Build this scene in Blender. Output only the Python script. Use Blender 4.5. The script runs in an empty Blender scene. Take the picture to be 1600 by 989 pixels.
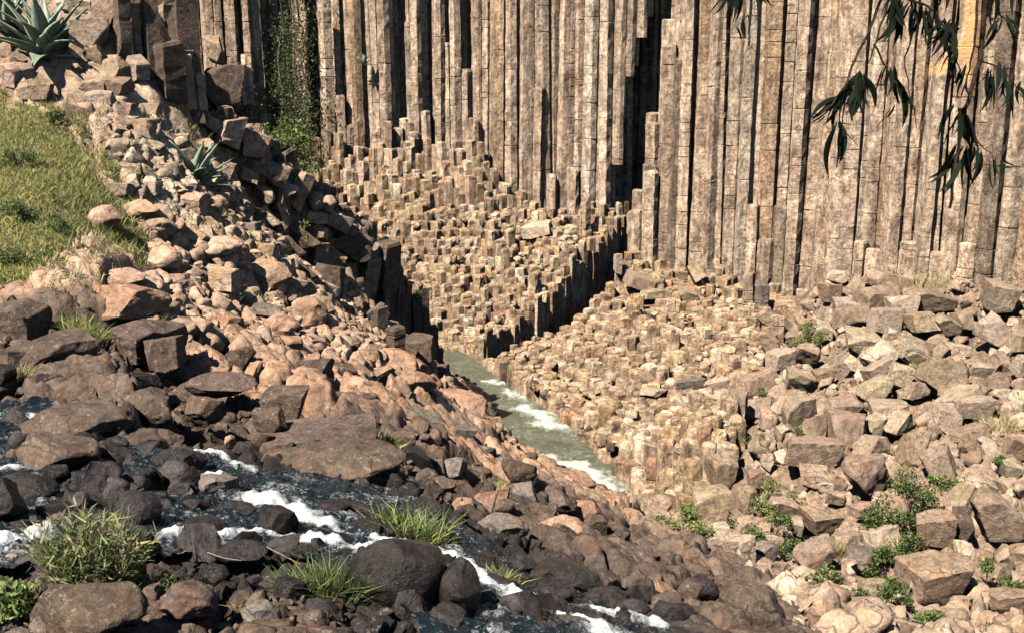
import bpy, math, random
import numpy as np
from mathutils import Vector, Matrix, noise as mnoise
R = math.radians
rng = np.random.default_rng(7)
random.seed(7)
scene = bpy.context.scene
col = scene.collection

# ------------------------------------------------------------------ camera, sky, sun, exposure
PITCH, HFOV = 13.0, 52.0
cam = bpy.data.objects.new('camera', bpy.data.cameras.new('camera'))
cam.data.sensor_fit = 'HORIZONTAL'
cam.data.angle = R(HFOV)
cam.data.clip_start, cam.data.clip_end = 0.05, 500
cam.location = (0, 0, 0)
cam.rotation_euler = (R(90 - PITCH), 0, 0)
col.objects.link(cam)
scene.camera = cam

SUN_EL, SUN_AZ = 52.0, 41.0            # azimuth: degrees to the left of straight behind the camera
to_sun = Vector((-math.sin(R(SUN_AZ)) * math.cos(R(SUN_EL)), -math.cos(R(SUN_AZ)) * math.cos(R(SUN_EL)), math.sin(R(SUN_EL))))
world = bpy.data.worlds.new('World')
scene.world = world
world.use_nodes = True
wn = world.node_tree
wn.nodes.clear()
sky = wn.nodes.new('ShaderNodeTexSky')
sky.sky_type = 'NISHITA'
sky.sun_disc = False
sky.altitude = 2000          # the gorge lies high above the sea: a deep, dark blue sky
sky.air_density = 0.8
sky.dust_density = 0.3
sky.sun_elevation = R(SUN_EL)
sky.sun_rotation = math.atan2(to_sun.x, to_sun.y)
bg = wn.nodes.new('ShaderNodeBackground')
bg.inputs['Strength'].default_value = 0.05
wo = wn.nodes.new('ShaderNodeOutputWorld')
wn.links.new(sky.outputs[0], bg.inputs['Color'])
wn.links.new(bg.outputs[0], wo.inputs['Surface'])
sl = bpy.data.lights.new('sun', 'SUN')
sl.energy = 5.0
sl.angle = R(0.5)
sl.color = (1.0, 0.94, 0.85)
so = bpy.data.objects.new('sun', sl)
so.rotation_euler = (-to_sun).to_track_quat('-Z', 'Y').to_euler()
so.location = to_sun * 60
col.objects.link(so)
scene.view_settings.view_transform = 'Standard'
scene.view_settings.look = 'None'
scene.view_settings.exposure = 0.95
scene.view_settings.gamma = 1.0
scene.view_settings.use_curve_mapping = False
scene.cycles.max_bounces = 4
scene.cycles.diffuse_bounces = 0
scene.cycles.glossy_bounces = 2
scene.cycles.transmission_bounces = 2
scene.cycles.use_denoising = True
scene.cycles.use_adaptive_sampling = True
scene.cycles.adaptive_threshold = 0.02

# ------------------------------------------------------------------ survey: pixel of the photograph + distance -> place
FPX = 800 / math.tan(R(HFOV / 2))
CP, SP = math.cos(R(PITCH)), math.sin(R(PITCH))
def ray(px, py):
    xc, yc = (px - 800) / FPX, (494.5 - py) / FPX
    return np.array([xc, CP + yc * SP, -SP + yc * CP])
def P(px, py, Y):
    r = ray(px, py)
    return r * (Y / r[1])
def project(p):
    x, y, z = p[..., 0], p[..., 1], p[..., 2]
    d = y * CP - z * SP
    u = y * SP + z * CP
    return 800 + FPX * x / d, 494.5 - FPX * u / d
def pxm(Y):
    return Y / (FPX * 0.97)

class TPS:
    def __init__(s, pts, lam=0.02):
        p = np.array(pts, float)
        s.c = p[:, :2]
        n = len(p)
        A = np.zeros((n + 3, n + 3))
        A[:n, :n] = s.k(s.c, s.c) + lam * np.eye(n)
        A[:n, n] = 1
        A[:n, n + 1:] = s.c
        A[n, :n] = 1
        A[n + 1:, :n] = s.c.T
        s.w = np.linalg.solve(A, np.r_[p[:, 2], 0, 0, 0])
    @staticmethod
    def k(a, b):
        d2 = ((a[:, None, :] - b[None]) ** 2).sum(-1) + 1e-9
        return 0.5 * d2 * np.log(d2)
    def __call__(s, x, y):
        x = np.atleast_1d(np.asarray(x, float))
        y = np.atleast_1d(np.asarray(y, float))
        shp = x.shape
        q = np.c_[x.ravel(), y.ravel()]
        out = np.empty(len(q))
        for i in range(0, len(q), 40000):
            b = q[i:i + 40000]
            out[i:i + 40000] = s.k(b, s.c) @ s.w[:-3] + s.w[-3] + b @ s.w[-2:]
        return out.reshape(shp)

def inside(poly, x, y):
    x = np.asarray(x, float); y = np.asarray(y, float)
    r = np.zeros(x.shape, bool)
    n = len(poly)
    for i in range(n):
        x0, y0 = poly[i]; x1, y1 = poly[(i + 1) % n]
        c = ((y0 > y) != (y1 > y))
        xi = (x1 - x0) * (y - y0) / ((y1 - y0) if y1 != y0 else 1e-9) + x0
        r ^= c & (x < xi)
    return r
def polyline_dist(pts, x, y):
    """distance to a polyline and the side (positive on the left of its direction)"""
    x = np.asarray(x, float); y = np.asarray(y, float)
    best = np.full(x.shape, 1e9); side = np.zeros(x.shape)
    for (x0, y0), (x1, y1) in zip(pts[:-1], pts[1:]):
        dx, dy = x1 - x0, y1 - y0
        L2 = dx * dx + dy * dy
        t = np.clip(((x - x0) * dx + (y - y0) * dy) / L2, 0, 1)
        d = np.hypot(x - x0 - t * dx, y - y0 - t * dy)
        s = np.sign(dx * (y - y0) - dy * (x - x0))
        m = d < best
        best = np.where(m, d, best); side = np.where(m, s, side)
    return best, side
def smooth(a, b, t):
    t = np.clip((t - a) / (b - a), 0, 1)
    return t * t * (3 - 2 * t)

def river_z(y):
    return -10.15 - 0.065 * (37 - np.asarray(y, float))

# colours of the bare rock (albedo)
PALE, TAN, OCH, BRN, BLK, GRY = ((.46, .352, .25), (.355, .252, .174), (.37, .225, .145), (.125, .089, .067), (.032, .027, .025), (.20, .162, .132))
WRM = (.45, .30, .205)
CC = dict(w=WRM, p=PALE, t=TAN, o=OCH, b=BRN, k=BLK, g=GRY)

# survey points of the banks: pixel x, pixel y, distance, colour
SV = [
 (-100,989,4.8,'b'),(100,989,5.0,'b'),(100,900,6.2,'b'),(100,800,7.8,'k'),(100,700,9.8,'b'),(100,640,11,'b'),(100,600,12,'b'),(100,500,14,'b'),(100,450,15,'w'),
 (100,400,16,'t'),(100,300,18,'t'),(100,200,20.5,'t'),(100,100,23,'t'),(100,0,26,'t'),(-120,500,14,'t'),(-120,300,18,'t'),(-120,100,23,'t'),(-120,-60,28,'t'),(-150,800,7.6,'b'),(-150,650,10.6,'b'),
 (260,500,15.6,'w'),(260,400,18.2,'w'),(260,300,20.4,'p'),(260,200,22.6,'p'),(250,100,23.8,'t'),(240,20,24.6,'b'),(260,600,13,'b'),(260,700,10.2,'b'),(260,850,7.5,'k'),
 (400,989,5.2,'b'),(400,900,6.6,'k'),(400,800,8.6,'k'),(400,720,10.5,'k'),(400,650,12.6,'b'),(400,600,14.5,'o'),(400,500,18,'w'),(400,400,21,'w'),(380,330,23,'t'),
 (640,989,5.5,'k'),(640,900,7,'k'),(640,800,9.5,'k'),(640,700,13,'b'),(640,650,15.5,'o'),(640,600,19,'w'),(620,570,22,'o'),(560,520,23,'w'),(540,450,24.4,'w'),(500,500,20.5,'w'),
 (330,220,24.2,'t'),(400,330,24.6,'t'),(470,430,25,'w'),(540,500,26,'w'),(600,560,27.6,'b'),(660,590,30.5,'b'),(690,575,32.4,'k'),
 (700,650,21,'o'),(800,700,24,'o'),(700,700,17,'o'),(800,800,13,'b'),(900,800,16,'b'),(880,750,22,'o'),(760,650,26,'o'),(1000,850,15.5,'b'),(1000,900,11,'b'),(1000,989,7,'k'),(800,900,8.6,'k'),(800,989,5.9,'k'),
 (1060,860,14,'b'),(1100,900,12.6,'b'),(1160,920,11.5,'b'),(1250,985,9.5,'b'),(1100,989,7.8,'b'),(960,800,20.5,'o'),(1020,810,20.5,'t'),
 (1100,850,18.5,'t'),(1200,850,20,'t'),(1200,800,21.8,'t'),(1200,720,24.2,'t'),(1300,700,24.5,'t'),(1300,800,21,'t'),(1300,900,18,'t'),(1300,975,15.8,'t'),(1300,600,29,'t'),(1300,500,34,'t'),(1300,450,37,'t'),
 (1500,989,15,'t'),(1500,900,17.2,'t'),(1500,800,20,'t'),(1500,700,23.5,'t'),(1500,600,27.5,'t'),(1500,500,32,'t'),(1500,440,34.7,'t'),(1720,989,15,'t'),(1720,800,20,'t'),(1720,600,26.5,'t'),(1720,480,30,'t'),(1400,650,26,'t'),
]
ctrl = [tuple(P(a, b, Y)) for a, b, Y, c in SV]
ctrl_c = [CC[c] for *_, c in SV]
ctrl += [(0, 0, -2.1), (-4, 1, -2.0), (4, 1, -2.6), (8, 5, -4.6), (-8, 3, -2.2), (12, 8, -7.2), (18, 10, -8)]
ctrl_c += [BRN] * 7

RIVER = [(-9, 39.6), (-5, 38.6), (-2.6, 37.2), (-1.4, 35.0), (-.4, 32.6), (.7, 30.6), (1.9, 28.6), (2.85, 26.9), (3.6, 25.4), (4.6, 23.6)]
RW = [1.1, 1.1, .8, .62, .72, .88, .92, .8, .65, .55]
for (x, y) in RIVER[2:-1]:
    ctrl.append((x, y, float(river_z(y)) - .9)); ctrl_c.append(TAN)

# stepped column terraces in front of the cliff
TL = TPS([tuple(P(*q)) for q in [(490,285,47.3),(560,310,46.2),(700,303,46),(800,320,45.3),(900,345,44.7),(950,352,44.4),(600,360,43.6),(620,400,42.5),(700,400,42),(800,400,42),(880,400,42.2),
      (680,480,40),(760,480,39.8),(840,486,38.9),(692,536,38.2),(765,536,36.8),(610,450,41),(520,360,44.5)]], .05)
TRP = [(830,572,36),(905,600,33.5),(1000,600,32),(1100,600,31),(880,500,38.8),(1000,500,37.8),(1100,500,36.8),(1180,500,35.8),(960,420,42.2),(1000,402,42.8),(1050,425,41.7),(1150,445,40.6),(1250,458,39.6),
      (962,692,28.4),(1000,700,26.8),(1080,700,25.2),(1150,650,27),(1180,560,32),(1090,775,24.3),(1000,758,25.8),(905,642,31.2)]
TR = TPS([tuple(P(*q)) for q in TRP], .05)
TRENCH = [(-1.0, 35.1), (-.23, 36.3), (5.0, 44.3), (5.6, 46.5)]
CLIFF_L = [(-40, 52), (-16, 49.8), (-11.1, 49.2), (-11.0, 50.8), (-9.1, 50.6), (-9.0, 47.5), (-2.85, 46.5), (4.4, 45.0), (10, 44.9)]
CLIFF_R = [(5.3, 43.0), (8.0, 41.7), (11.1, 39.8), (13.7, 36.8), (16.6, 33.5), (22, 28)]
poly_TL = [(-9.6, 47.9), (-9.6, 43), (-8.5, 40.4), (-2.8, 38.6), (-1.3, 36.9), (-.1, 36.0), (5.2, 44.0), (5.2, 46.2), (-2.85, 46.9)]
poly_TR = [(p[0], p[1]) for p in (P(800,588,35.9),P(850,610,33.6),P(886,655,30.8),P(950,712,28.3),P(988,770,26.1),P(1085,800,23.9),P(1135,760,24.2),P(1150,660,26.8),P(1185,580,31),P(1235,505,36))] + [(11.4, 39.9), (5.4, 43.3), (5.4, 44.9), (4.8, 44.6)]
for a, b, Y in [(700,400,42),(800,400,42),(680,480,40),(840,490,39.4),(700,303,46),(900,345,44.7),(560,330,46)]:
    q = P(a, b, Y); ctrl.append((q[0], q[1], q[2] - 2.6)); ctrl_c.append(TAN)
for a, b, Y in [(905,600,33.5),(1000,600,32),(1100,600,31),(1000,500,37.8),(1100,500,36.8),(1150,445,40.6),(1000,402,42.8),(1080,700,25.2)]:
    q = P(a, b, Y); ctrl.append((q[0], q[1], q[2] - (2.2 if a < 1080 else .9))); ctrl_c.append(TAN)
GT = TPS(ctrl, .03)
CX = np.array([c[:2] for c in ctrl]); CCOL = np.array(ctrl_c)
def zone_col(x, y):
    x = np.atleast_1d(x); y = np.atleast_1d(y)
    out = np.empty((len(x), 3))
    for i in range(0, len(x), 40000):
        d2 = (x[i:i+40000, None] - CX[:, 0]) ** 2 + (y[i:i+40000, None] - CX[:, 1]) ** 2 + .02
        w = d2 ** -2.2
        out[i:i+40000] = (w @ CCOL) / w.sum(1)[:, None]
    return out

RIDGE = [(-14, 26.2), (-9.2, 26.0), (-7.6, 26.4), (-6.6, 27.2), (-5.6, 28.0), (-4.4, 29.6), (-3.5, 32.0), (-2.7, 34)]
LEDGE_CUT = [(-10.5, 22.0), (-8.3, 23.2), (-6.87, 24.2), (-6.0, 24.9), (-5.1, 25.6), (-4.23, 26.6), (-3.49, 28.0), (-2.7, 30.5), (-2.2, 33.2)]
STREAM_PX = [(-120,655),(0,640),(60,628),(205,690),(330,712),(400,738),(520,752),(650,788),(740,840),(850,892),(960,945),(1060,989),(1060,1060),(700,1060),(640,985),(560,905),(440,868),(270,885),(100,892),(0,905),(-120,930)]
def ground(x, y):
    z = GT(x, y)
    d, s = polyline_dist(RIDGE, x, y)
    sd = d * s                                   # positive behind the ridge (to its left)
    far = np.where((np.asarray(y) > 24) & (np.asarray(x) < 0), smooth(0.1, 2.0, sd), 0)
    z = z * (1 - far) + far * np.minimum(z, -10.2)
    # river bed
    xs = np.array([p[0] for p in RIVER]); ys = np.array([p[1] for p in RIVER])
    d, s = polyline_dist(RIVER, x, y)
    w = np.interp(y, ys[::-1], np.array(RW)[::-1])
    c = 1 - smooth(w * .8, w * 1.5, d)
    z = z * (1 - c) + c * np.minimum(z, river_z(y) - .6)
    d, s = polyline_dist(TRENCH, x, y)
    z = z - 2.0 * (1 - smooth(.7, 1.3, d)) * smooth(35.5, 37, y)
    return z
def trench_dist(x, y):
    d, s = polyline_dist(TRENCH, x, y)
    return d, s
LT = TPS([tuple(P(*q)) for q in [(150,20,24.6),(250,90,24.8),(360,190,24.9),(430,280,25.2),(500,340,25.8),(560,390,26.8),(620,440,28.4),(668,492,30.9),(690,560,33.2),(330,120,26.5),(470,262,27),(560,372,28.6)]], .05)
def on_ledge(x, y):
    d, sd = polyline_dist(LEDGE_CUT, x, y)
    return (sd > 0) & (d < 1.75) & (np.asarray(x) > -8.6) & (np.asarray(y) > 22)
def surf(x, y):
    z = ground(x, y)
    z = np.where(on_ledge(x, y), LT(x, y) + .1, z)
    z = np.where(inside(poly_TL, x, y), TL(x, y), z)
    return np.where(inside(poly_TR, x, y), TR(x, y), z)
YS = np.r_[np.arange(3, 12, .05), np.arange(12, 48, .1)]
def hit(px, py):
    """where the sight line through a pixel of the photograph meets the ground"""
    r = ray(px, py)
    X = r[0] * YS / r[1]; Z = r[2] * YS / r[1]
    g = surf(X, YS)
    below = np.nonzero(Z < g)[0]
    if len(below) == 0:
        return P(px, py, 46)
    return P(px, py, YS[below[0]])
stream_poly = [tuple(hit(a, b)[:2]) for a, b in STREAM_PX]

# ------------------------------------------------------------------ materials
def N(nt, typ, **kw):
    n = nt.nodes.new(typ)
    for k, v in kw.items():
        setattr(n, k, v)
    return n
def ramp(nt, src, stops):
    r = N(nt, 'ShaderNodeValToRGB')
    e = r.color_ramp.elements
    e[0].position, e[0].color = stops[0][0], stops[0][1]
    e[1].position, e[1].color = stops[-1][0], stops[-1][1]
    for p, c in stops[1:-1]:
        x = e.new(p); x.color = c
    nt.links.new(src, r.inputs[0])
    return r.outputs[0]
def g1(v):
    return (v, v, v, 1)
def mixc(nt, fac, a, b, mode='MIX'):
    m = N(nt, 'ShaderNodeMix', data_type='RGBA', blend_type=mode)
    L = nt.links
    for sock, v in ((m.inputs[0], fac), (m.inputs[6], a), (m.inputs[7], b)):
        if hasattr(v, 'is_output'):
            L.new(v, sock)
        else:
            sock.default_value = v
    return m.outputs[2]
def noise_tex(nt, vec, scale, detail=6, rough=.6, dist=0):
    n = N(nt, 'ShaderNodeTexNoise')
    n.inputs['Scale'].default_value = scale
    n.inputs['Detail'].default_value = detail
    n.inputs['Roughness'].default_value = rough
    n.inputs['Distortion'].default_value = dist
    nt.links.new(vec, n.inputs['Vector'])
    return n.outputs['Fac']
def mapping(nt, vec, scale):
    m = N(nt, 'ShaderNodeMapping')
    m.inputs['Scale'].default_value = scale
    nt.links.new(vec, m.inputs['Vector'])
    return m.outputs[0]
def rock_material(name, source='object', stretch=None, rough=.9, spec=.2, bump=.5, lichen=.35, stain=.35, scale=1.0, dark=.5, scar=None):
    m = bpy.data.materials.new(name)
    m.use_nodes = True
    nt = m.node_tree
    L = nt.links
    b = nt.nodes['Principled BSDF']
    geo = N(nt, 'ShaderNodeNewGeometry')
    if source == 'object':
        oi = N(nt, 'ShaderNodeObjectInfo')
        tint = oi.outputs['Color']
        add = N(nt, 'ShaderNodeVectorMath', operation='ADD')
        mul = N(nt, 'ShaderNodeVectorMath', operation='SCALE')
        L.new(oi.outputs['Random'], mul.inputs['Scale'])
        mul.inputs[0].default_value = (57, 31, 91)
        L.new(geo.outputs['Position'], add.inputs[0]); L.new(mul.outputs[0], add.inputs[1])
        vec = add.outputs[0]
    else:
        at = N(nt, 'ShaderNodeAttribute', attribute_name='tint')
        tint = at.outputs['Color']
        vec = geo.outputs['Position']
    n1 = noise_tex(nt, vec, 1.3 * scale, 3, .6)
    n2 = noise_tex(nt, vec, 7 * scale, 6, .68)
    n3 = noise_tex(nt, vec, 24 * scale, 3, .7)
    c = mixc(nt, 1, tint, ramp(nt, n1, [(.3, g1(.72)), (.7, g1(1.22))]), 'MULTIPLY')
    c = mixc(nt, 1, c, ramp(nt, n2, [(.28, g1(.42)), (.5, g1(1.0)), (.72, g1(1.42))]), 'MULTIPLY')
    # rusty stains
    ns = noise_tex(nt, vec, 2.4 * scale, 3, .65, .6)
    st = ramp(nt, ns, [(.50, g1(0)), (.66, g1(stain))])
    c = mixc(nt, st, c, mixc(nt, 1, c, (1.12, .74, .46, 1), 'MULTIPLY'))
    if stretch:
        vs = mapping(nt, vec, stretch)
        k1 = noise_tex(nt, vs, 5 * scale, 4, .65)
        km = noise_tex(nt, mapping(nt, vec, (1, 1, .55)), 2.6 * scale, 6, .75, .3)
        c = mixc(nt, 1, c, ramp(nt, km, [(.34, (.42, .38, .36, 1)), (.5, (1, .98, .95, 1)), (.64, (1.5, 1.5, 1.45, 1))]), 'MULTIPLY')
        c = mixc(nt, 1, c, ramp(nt, k1, [(.3, (.55, .49, .46, 1)), (.5, g1(1)), (.7, (1.35, 1.3, 1.22, 1))]), 'MULTIPLY')
    # dark weathering film and pale lichen spots
    nd = noise_tex(nt, vec, 3.3 * scale, 5, .72)
    dk = ramp(nt, nd, [(.56, g1(0)), (.70, g1(dark))])
    c = mixc(nt, dk, c, mixc(nt, 1, c, (.26, .24, .23, 1), 'MULTIPLY'))
    nl = noise_tex(nt, vec, 15 * scale, 3, .75)
    li = ramp(nt, nl, [(.58, g1(0)), (.68, g1(lichen))])
    c = mixc(nt, li, c, (.50, .43, .33, 1))
    c = mixc(nt, 1, c, ramp(nt, n3, [(.3, g1(.7)), (.7, g1(1.25))]), 'MULTIPLY')
    # hairline cracks, here and there
    dv = N(nt, 'ShaderNodeVectorMath', operation='SCALE'); dv.inputs['Scale'].default_value = .35
    nc_ = N(nt, 'ShaderNodeTexNoise'); nc_.inputs['Scale'].default_value = 3 * scale; L.new(vec, nc_.inputs['Vector']); L.new(nc_.outputs['Color'], dv.inputs[0])
    va = N(nt, 'ShaderNodeVectorMath', operation='ADD'); L.new(vec, va.inputs[0]); L.new(dv.outputs[0], va.inputs[1])
    vo = N(nt, 'ShaderNodeTexVoronoi', feature='DISTANCE_TO_EDGE'); vo.inputs['Scale'].default_value = 1.9 * scale; L.new(va.outputs[0], vo.inputs['Vector'])
    ck = ramp(nt, vo.outputs['Distance'], [(.0, g1(1)), (.028, g1(0))])
    cm = mixc(nt, 1, ck, ramp(nt, n1, [(.48, g1(0)), (.56, g1(.8))]), 'MULTIPLY')
    c = mixc(nt, cm, c, (.04, .03, .025, 1))
    if scar:                                    # a freshly broken, ochre face
        for (pa, pb, wd) in scar:
            # distance from the segment pa-pb in the plane of the cliff face
            sub = N(nt, 'ShaderNodeVectorMath', operation='SUBTRACT'); L.new(geo.outputs['Position'], sub.inputs[0]); sub.inputs[1].default_value = pa
            ab = Vector(pb) - Vector(pa)
            dot = N(nt, 'ShaderNodeVectorMath', operation='DOT_PRODUCT'); L.new(sub.outputs[0], dot.inputs[0]); dot.inputs[1].default_value = ab / ab.length_squared
            cl = N(nt, 'ShaderNodeClamp'); L.new(dot.outputs['Value'], cl.inputs[0])
            sc = N(nt, 'ShaderNodeVectorMath', operation='SCALE'); sc.inputs[0].default_value = ab; L.new(cl.outputs[0], sc.inputs['Scale'])
            df = N(nt, 'ShaderNodeVectorMath', operation='SUBTRACT'); L.new(sub.outputs[0], df.inputs[0]); L.new(sc.outputs[0], df.inputs[1])
            fl = N(nt, 'ShaderNodeVectorMath', operation='MULTIPLY'); L.new(df.outputs[0], fl.inputs[0]); fl.inputs[1].default_value = (1, .03, 1)
            ln = N(nt, 'ShaderNodeVectorMath', operation='LENGTH'); L.new(fl.outputs[0], ln.inputs[0])
            ad = N(nt, 'ShaderNodeMath', operation='MULTIPLY_ADD'); L.new(n2, ad.inputs[0]); ad.inputs[1].default_value = .28; L.new(ln.outputs['Value'], ad.inputs[2])
            f = ramp(nt, ad.outputs[0], [(max(wd + .14 - .05, 0), g1(1)), (wd + .14 + .05, g1(0))])
            c = mixc(nt, f, c, (.72, .42, .19, 1))
    L.new(c, b.inputs['Base Color'])
    b.inputs['Roughness'].default_value = rough
    b.inputs['Specular IOR Level'].default_value = spec
    # relief
    bp = N(nt, 'ShaderNodeBump'); bp.inputs['Strength'].default_value = bump; bp.inputs['Distance'].default_value = .09 / scale
    if stretch:
        hs = N(nt, 'ShaderNodeMath', operation='ADD'); L.new(n2, hs.inputs[0]); L.new(k1, hs.inputs[1])
        L.new(hs.outputs[0], bp.inputs['Height'])
    else:
        L.new(n2, bp.inputs['Height'])
    bp2 = N(nt, 'ShaderNodeBump'); bp2.inputs['Strength'].default_value = bump * .8; bp2.inputs['Distance'].default_value = .025 / scale
    L.new(n3, bp2.inputs['Height']); L.new(bp.outputs[0], bp2.inputs['Normal'])
    L.new(bp2.outputs[0], b.inputs['Normal'])
    return m
def leaf_material(name, base=None, trans=.35, rough=.5, var=.35, spec=.25):
    m = bpy.data.materials.new(name)
    m.use_nodes = True
    nt = m.node_tree; L = nt.links
    b = nt.nodes['Principled BSDF']; out = nt.nodes['Material Output']
    if base is None:
        c = N(nt, 'ShaderNodeAttribute', attribute_name='tint').outputs['Color']
    else:
        geo = N(nt, 'ShaderNodeNewGeometry')
        n = noise_tex(nt, geo.outputs['Position'], 9, 4)
        c = mixc(nt, 1, (*base, 1), ramp(nt, n, [(.3, g1(1 - var)), (.7, g1(1 + var))]), 'MULTIPLY')
    L.new(c, b.inputs['Base Color'])
    b.inputs['Roughness'].default_value = rough
    b.inputs['Specular IOR Level'].default_value = spec
    t = N(nt, 'ShaderNodeBsdfTranslucent'); L.new(c, t.inputs['Color'])
    mx = N(nt, 'ShaderNodeMixShader'); mx.inputs[0].default_value = trans
    L.new(b.outputs[0], mx.inputs[1]); L.new(t.outputs[0], mx.inputs[2]); L.new(mx.outputs[0], out.inputs['Surface'])
    return m
def water_material(name, deep, shallow, foamc, foam_gain, wave_scale, rough=.06, bump=.5, spec=.5):
    m = bpy.data.materials.new(name)
    m.use_nodes = True
    nt = m.node_tree; L = nt.links
    b = nt.nodes['Principled BSDF']; out = nt.nodes['Material Output']
    geo = N(nt, 'ShaderNodeNewGeometry')
    v = geo.outputs['Position']
    n1 = noise_tex(nt, v, wave_scale, 6, .65, .8)
    n2 = noise_tex(nt, v, wave_scale * 4.5, 6, .7, .4)
    at = N(nt, 'ShaderNodeAttribute', attribute_name='tint')
    sep = N(nt, 'ShaderNodeSeparateColor'); L.new(at.outputs['Color'], sep.inputs[0])
    c = mixc(nt, ramp(nt, n1, [(.35, g1(0)), (.7, g1(1))]), (*deep, 1), (*shallow, 1))
    L.new(c, b.inputs['Base Color'])
    b.inputs['Roughness'].default_value = rough
    b.inputs['IOR'].default_value = 1.33
    b.inputs['Specular IOR Level'].default_value = spec
    bp = N(nt, 'ShaderNodeBump'); bp.inputs['Strength'].default_value = bump; bp.inputs['Distance'].default_value = .06
    L.new(n1, bp.inputs['Height'])
    bp2 = N(nt, 'ShaderNodeBump'); bp2.inputs['Strength'].default_value = bump * .8; bp2.inputs['Distance'].default_value = .015
    L.new(n2, bp2.inputs['Height']); L.new(bp.outputs[0], bp2.inputs['Normal']); L.new(bp2.outputs[0], b.inputs['Normal'])
    fo = N(nt, 'ShaderNodeBsdfDiffuse'); fo.inputs['Color'].default_value = (*foamc, 1)
    L.new(bp2.outputs[0], fo.inputs['Normal'])
    # foam where the water is broken (vertex attribute), torn up by noise
    s1 = N(nt, 'ShaderNodeMath', operation='MULTIPLY_ADD'); L.new(sep.outputs[0], s1.inputs[0]); s1.inputs[1].default_value = foam_gain; s1.inputs[2].default_value = -.62
    s2 = N(nt, 'ShaderNodeMath', operation='ADD'); L.new(s1.outputs[0], s2.inputs[0]); L.new(n2, s2.inputs[1])
    n4 = noise_tex(nt, v, wave_scale * 13, 4, .7)
    s3 = N(nt, 'ShaderNodeMath', operation='MULTIPLY_ADD'); L.new(n4, s3.inputs[0]); s3.inputs[1].default_value = .9; L.new(s2.outputs[0], s3.inputs[2])
    f = ramp(nt, s3.outputs[0], [(.42, g1(0)), (.9, g1(.95))])
    mx = N(nt, 'ShaderNodeMixShader'); L.new(f, mx.inputs[0]); L.new(b.outputs[0], mx.inputs[1]); L.new(fo.outputs[0], mx.inputs[2])
    L.new(mx.outputs[0], out.inputs['Surface'])
    return m

sc0, sc1, sc2, sc3 = P(1529,-12,35.2), P(1523,118,35.2), P(1532,45,35.2), P(1478,108,35.6)
M = dict(
    ground=rock_material('bank rock', 'attr', lichen=.18, stain=.45, bump=.6),
    column=rock_material('basalt columns', 'attr', stretch=(1, 1, .14), lichen=.75, stain=.35, bump=.9, dark=.65, scar=[(tuple(sc0), tuple(sc1), .27), (tuple(sc2), tuple(sc3), .20)]),
    terrace=rock_material('terrace columns', 'attr', stretch=(1, 1, .3), lichen=.25, stain=.45, bump=.5, dark=.35),
    boulder=rock_material('boulder rock', 'object', lichen=.35, stain=.35, bump=.6, dark=.4),
    prism=rock_material('block rock', 'object', lichen=.3, stain=.3, bump=.55, dark=.6),
    wet=rock_material('wet rock', 'object', rough=.22, spec=.22, lichen=0, stain=.2, bump=.7, dark=.6, scale=1.5),
    wetstone=rock_material('wet stones', 'attr', rough=.22, spec=.22, lichen=0, stain=.1, bump=.7, dark=.6, scale=1.5),
    rubble=rock_material('rubble rock', 'attr', lichen=.3, stain=.35, bump=.5, dark=.35),
    leaf=leaf_material('leaves', None, .3),
    grass=leaf_material('grass blades', None, .3, .6),
    agave=leaf_material('agave leaf', (.24, .29, .20), .08, .45, .25, .35),
    gum=leaf_material('gum leaf', (.012, .017, .010), .05, .75, .3, .05),  # near-black green includes the shade of the tree crown overhead
    bark=rock_material('bark', 'object', lichen=0, stain=.2, dark=.3, scale=3),
    stream=water_material('stream water', (.004, .007, .009), (.014, .024, .03), (.62, .63, .62), .92, 3.2, .07, 1.0),
    river=water_material('river water', (.07, .074, .048), (.135, .137, .095), (.52, .52, .44), .86, 1.8, .22, .6, .22),
)

# ------------------------------------------------------------------ mesh helpers
def mesh_np(name, V, F, mat, tint=None, smooth_shade=True):
    V = np.asarray(V, np.float32); F = np.asarray(F, np.int32)
    me = bpy.data.meshes.new(name)
    k = F.shape[1]
    me.vertices.add(len(V)); me.vertices.foreach_set('co', V.ravel())
    me.loops.add(F.size); me.loops.foreach_set('vertex_index', F.ravel())
    me.polygons.add(len(F)); me.polygons.foreach_set('loop_start', np.arange(0, F.size, k, dtype=np.int32))
    me.polygons.foreach_set('use_smooth', np.full(len(F), smooth_shade))
    if tint is not None:
        a = me.attributes.new('tint', 'FLOAT_COLOR', 'POINT')
        t = np.asarray(tint, np.float32)
        if t.ndim == 1:
            t = np.tile(t, (len(V), 1))
        a.data.foreach_set('color', np.c_[t, np.ones(len(t), np.float32)].astype(np.float32).ravel())
    me.update(); me.validate()
    me.materials.append(mat)
    return me
def link(name, me, parent=None, label=None, cat=None, group=None, kind=None):
    o = bpy.data.objects.new(name, me)
    col.objects.link(o)
    if parent is not None:
        o.parent = parent
    for k, v in (('label', label), ('category', cat), ('group', group), ('kind', kind)):
        if v:
            o[k] = v
    return o
def empty(name, loc, **kw):
    o = link(name, None, **kw)
    o.empty_display_size = .2
    o.location = loc
    return o
class Soup:
    """collects pieces for one joined mesh"""
    def __init__(s):
        s.V, s.F, s.C, s.n = [], [], [], 0
    def add(s, V, F, C):
        s.V.append(V); s.F.append(np.asarray(F) + s.n)
        C = np.asarray(C, float)
        s.C.append(np.tile(C, (len(V), 1)) if C.ndim == 1 else C)
        s.n += len(V)
    def mesh(s, name, mat, sm=True):
        return mesh_np(name, np.concatenate(s.V), np.concatenate(s.F), mat, np.concatenate(s.C), sm)

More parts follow.
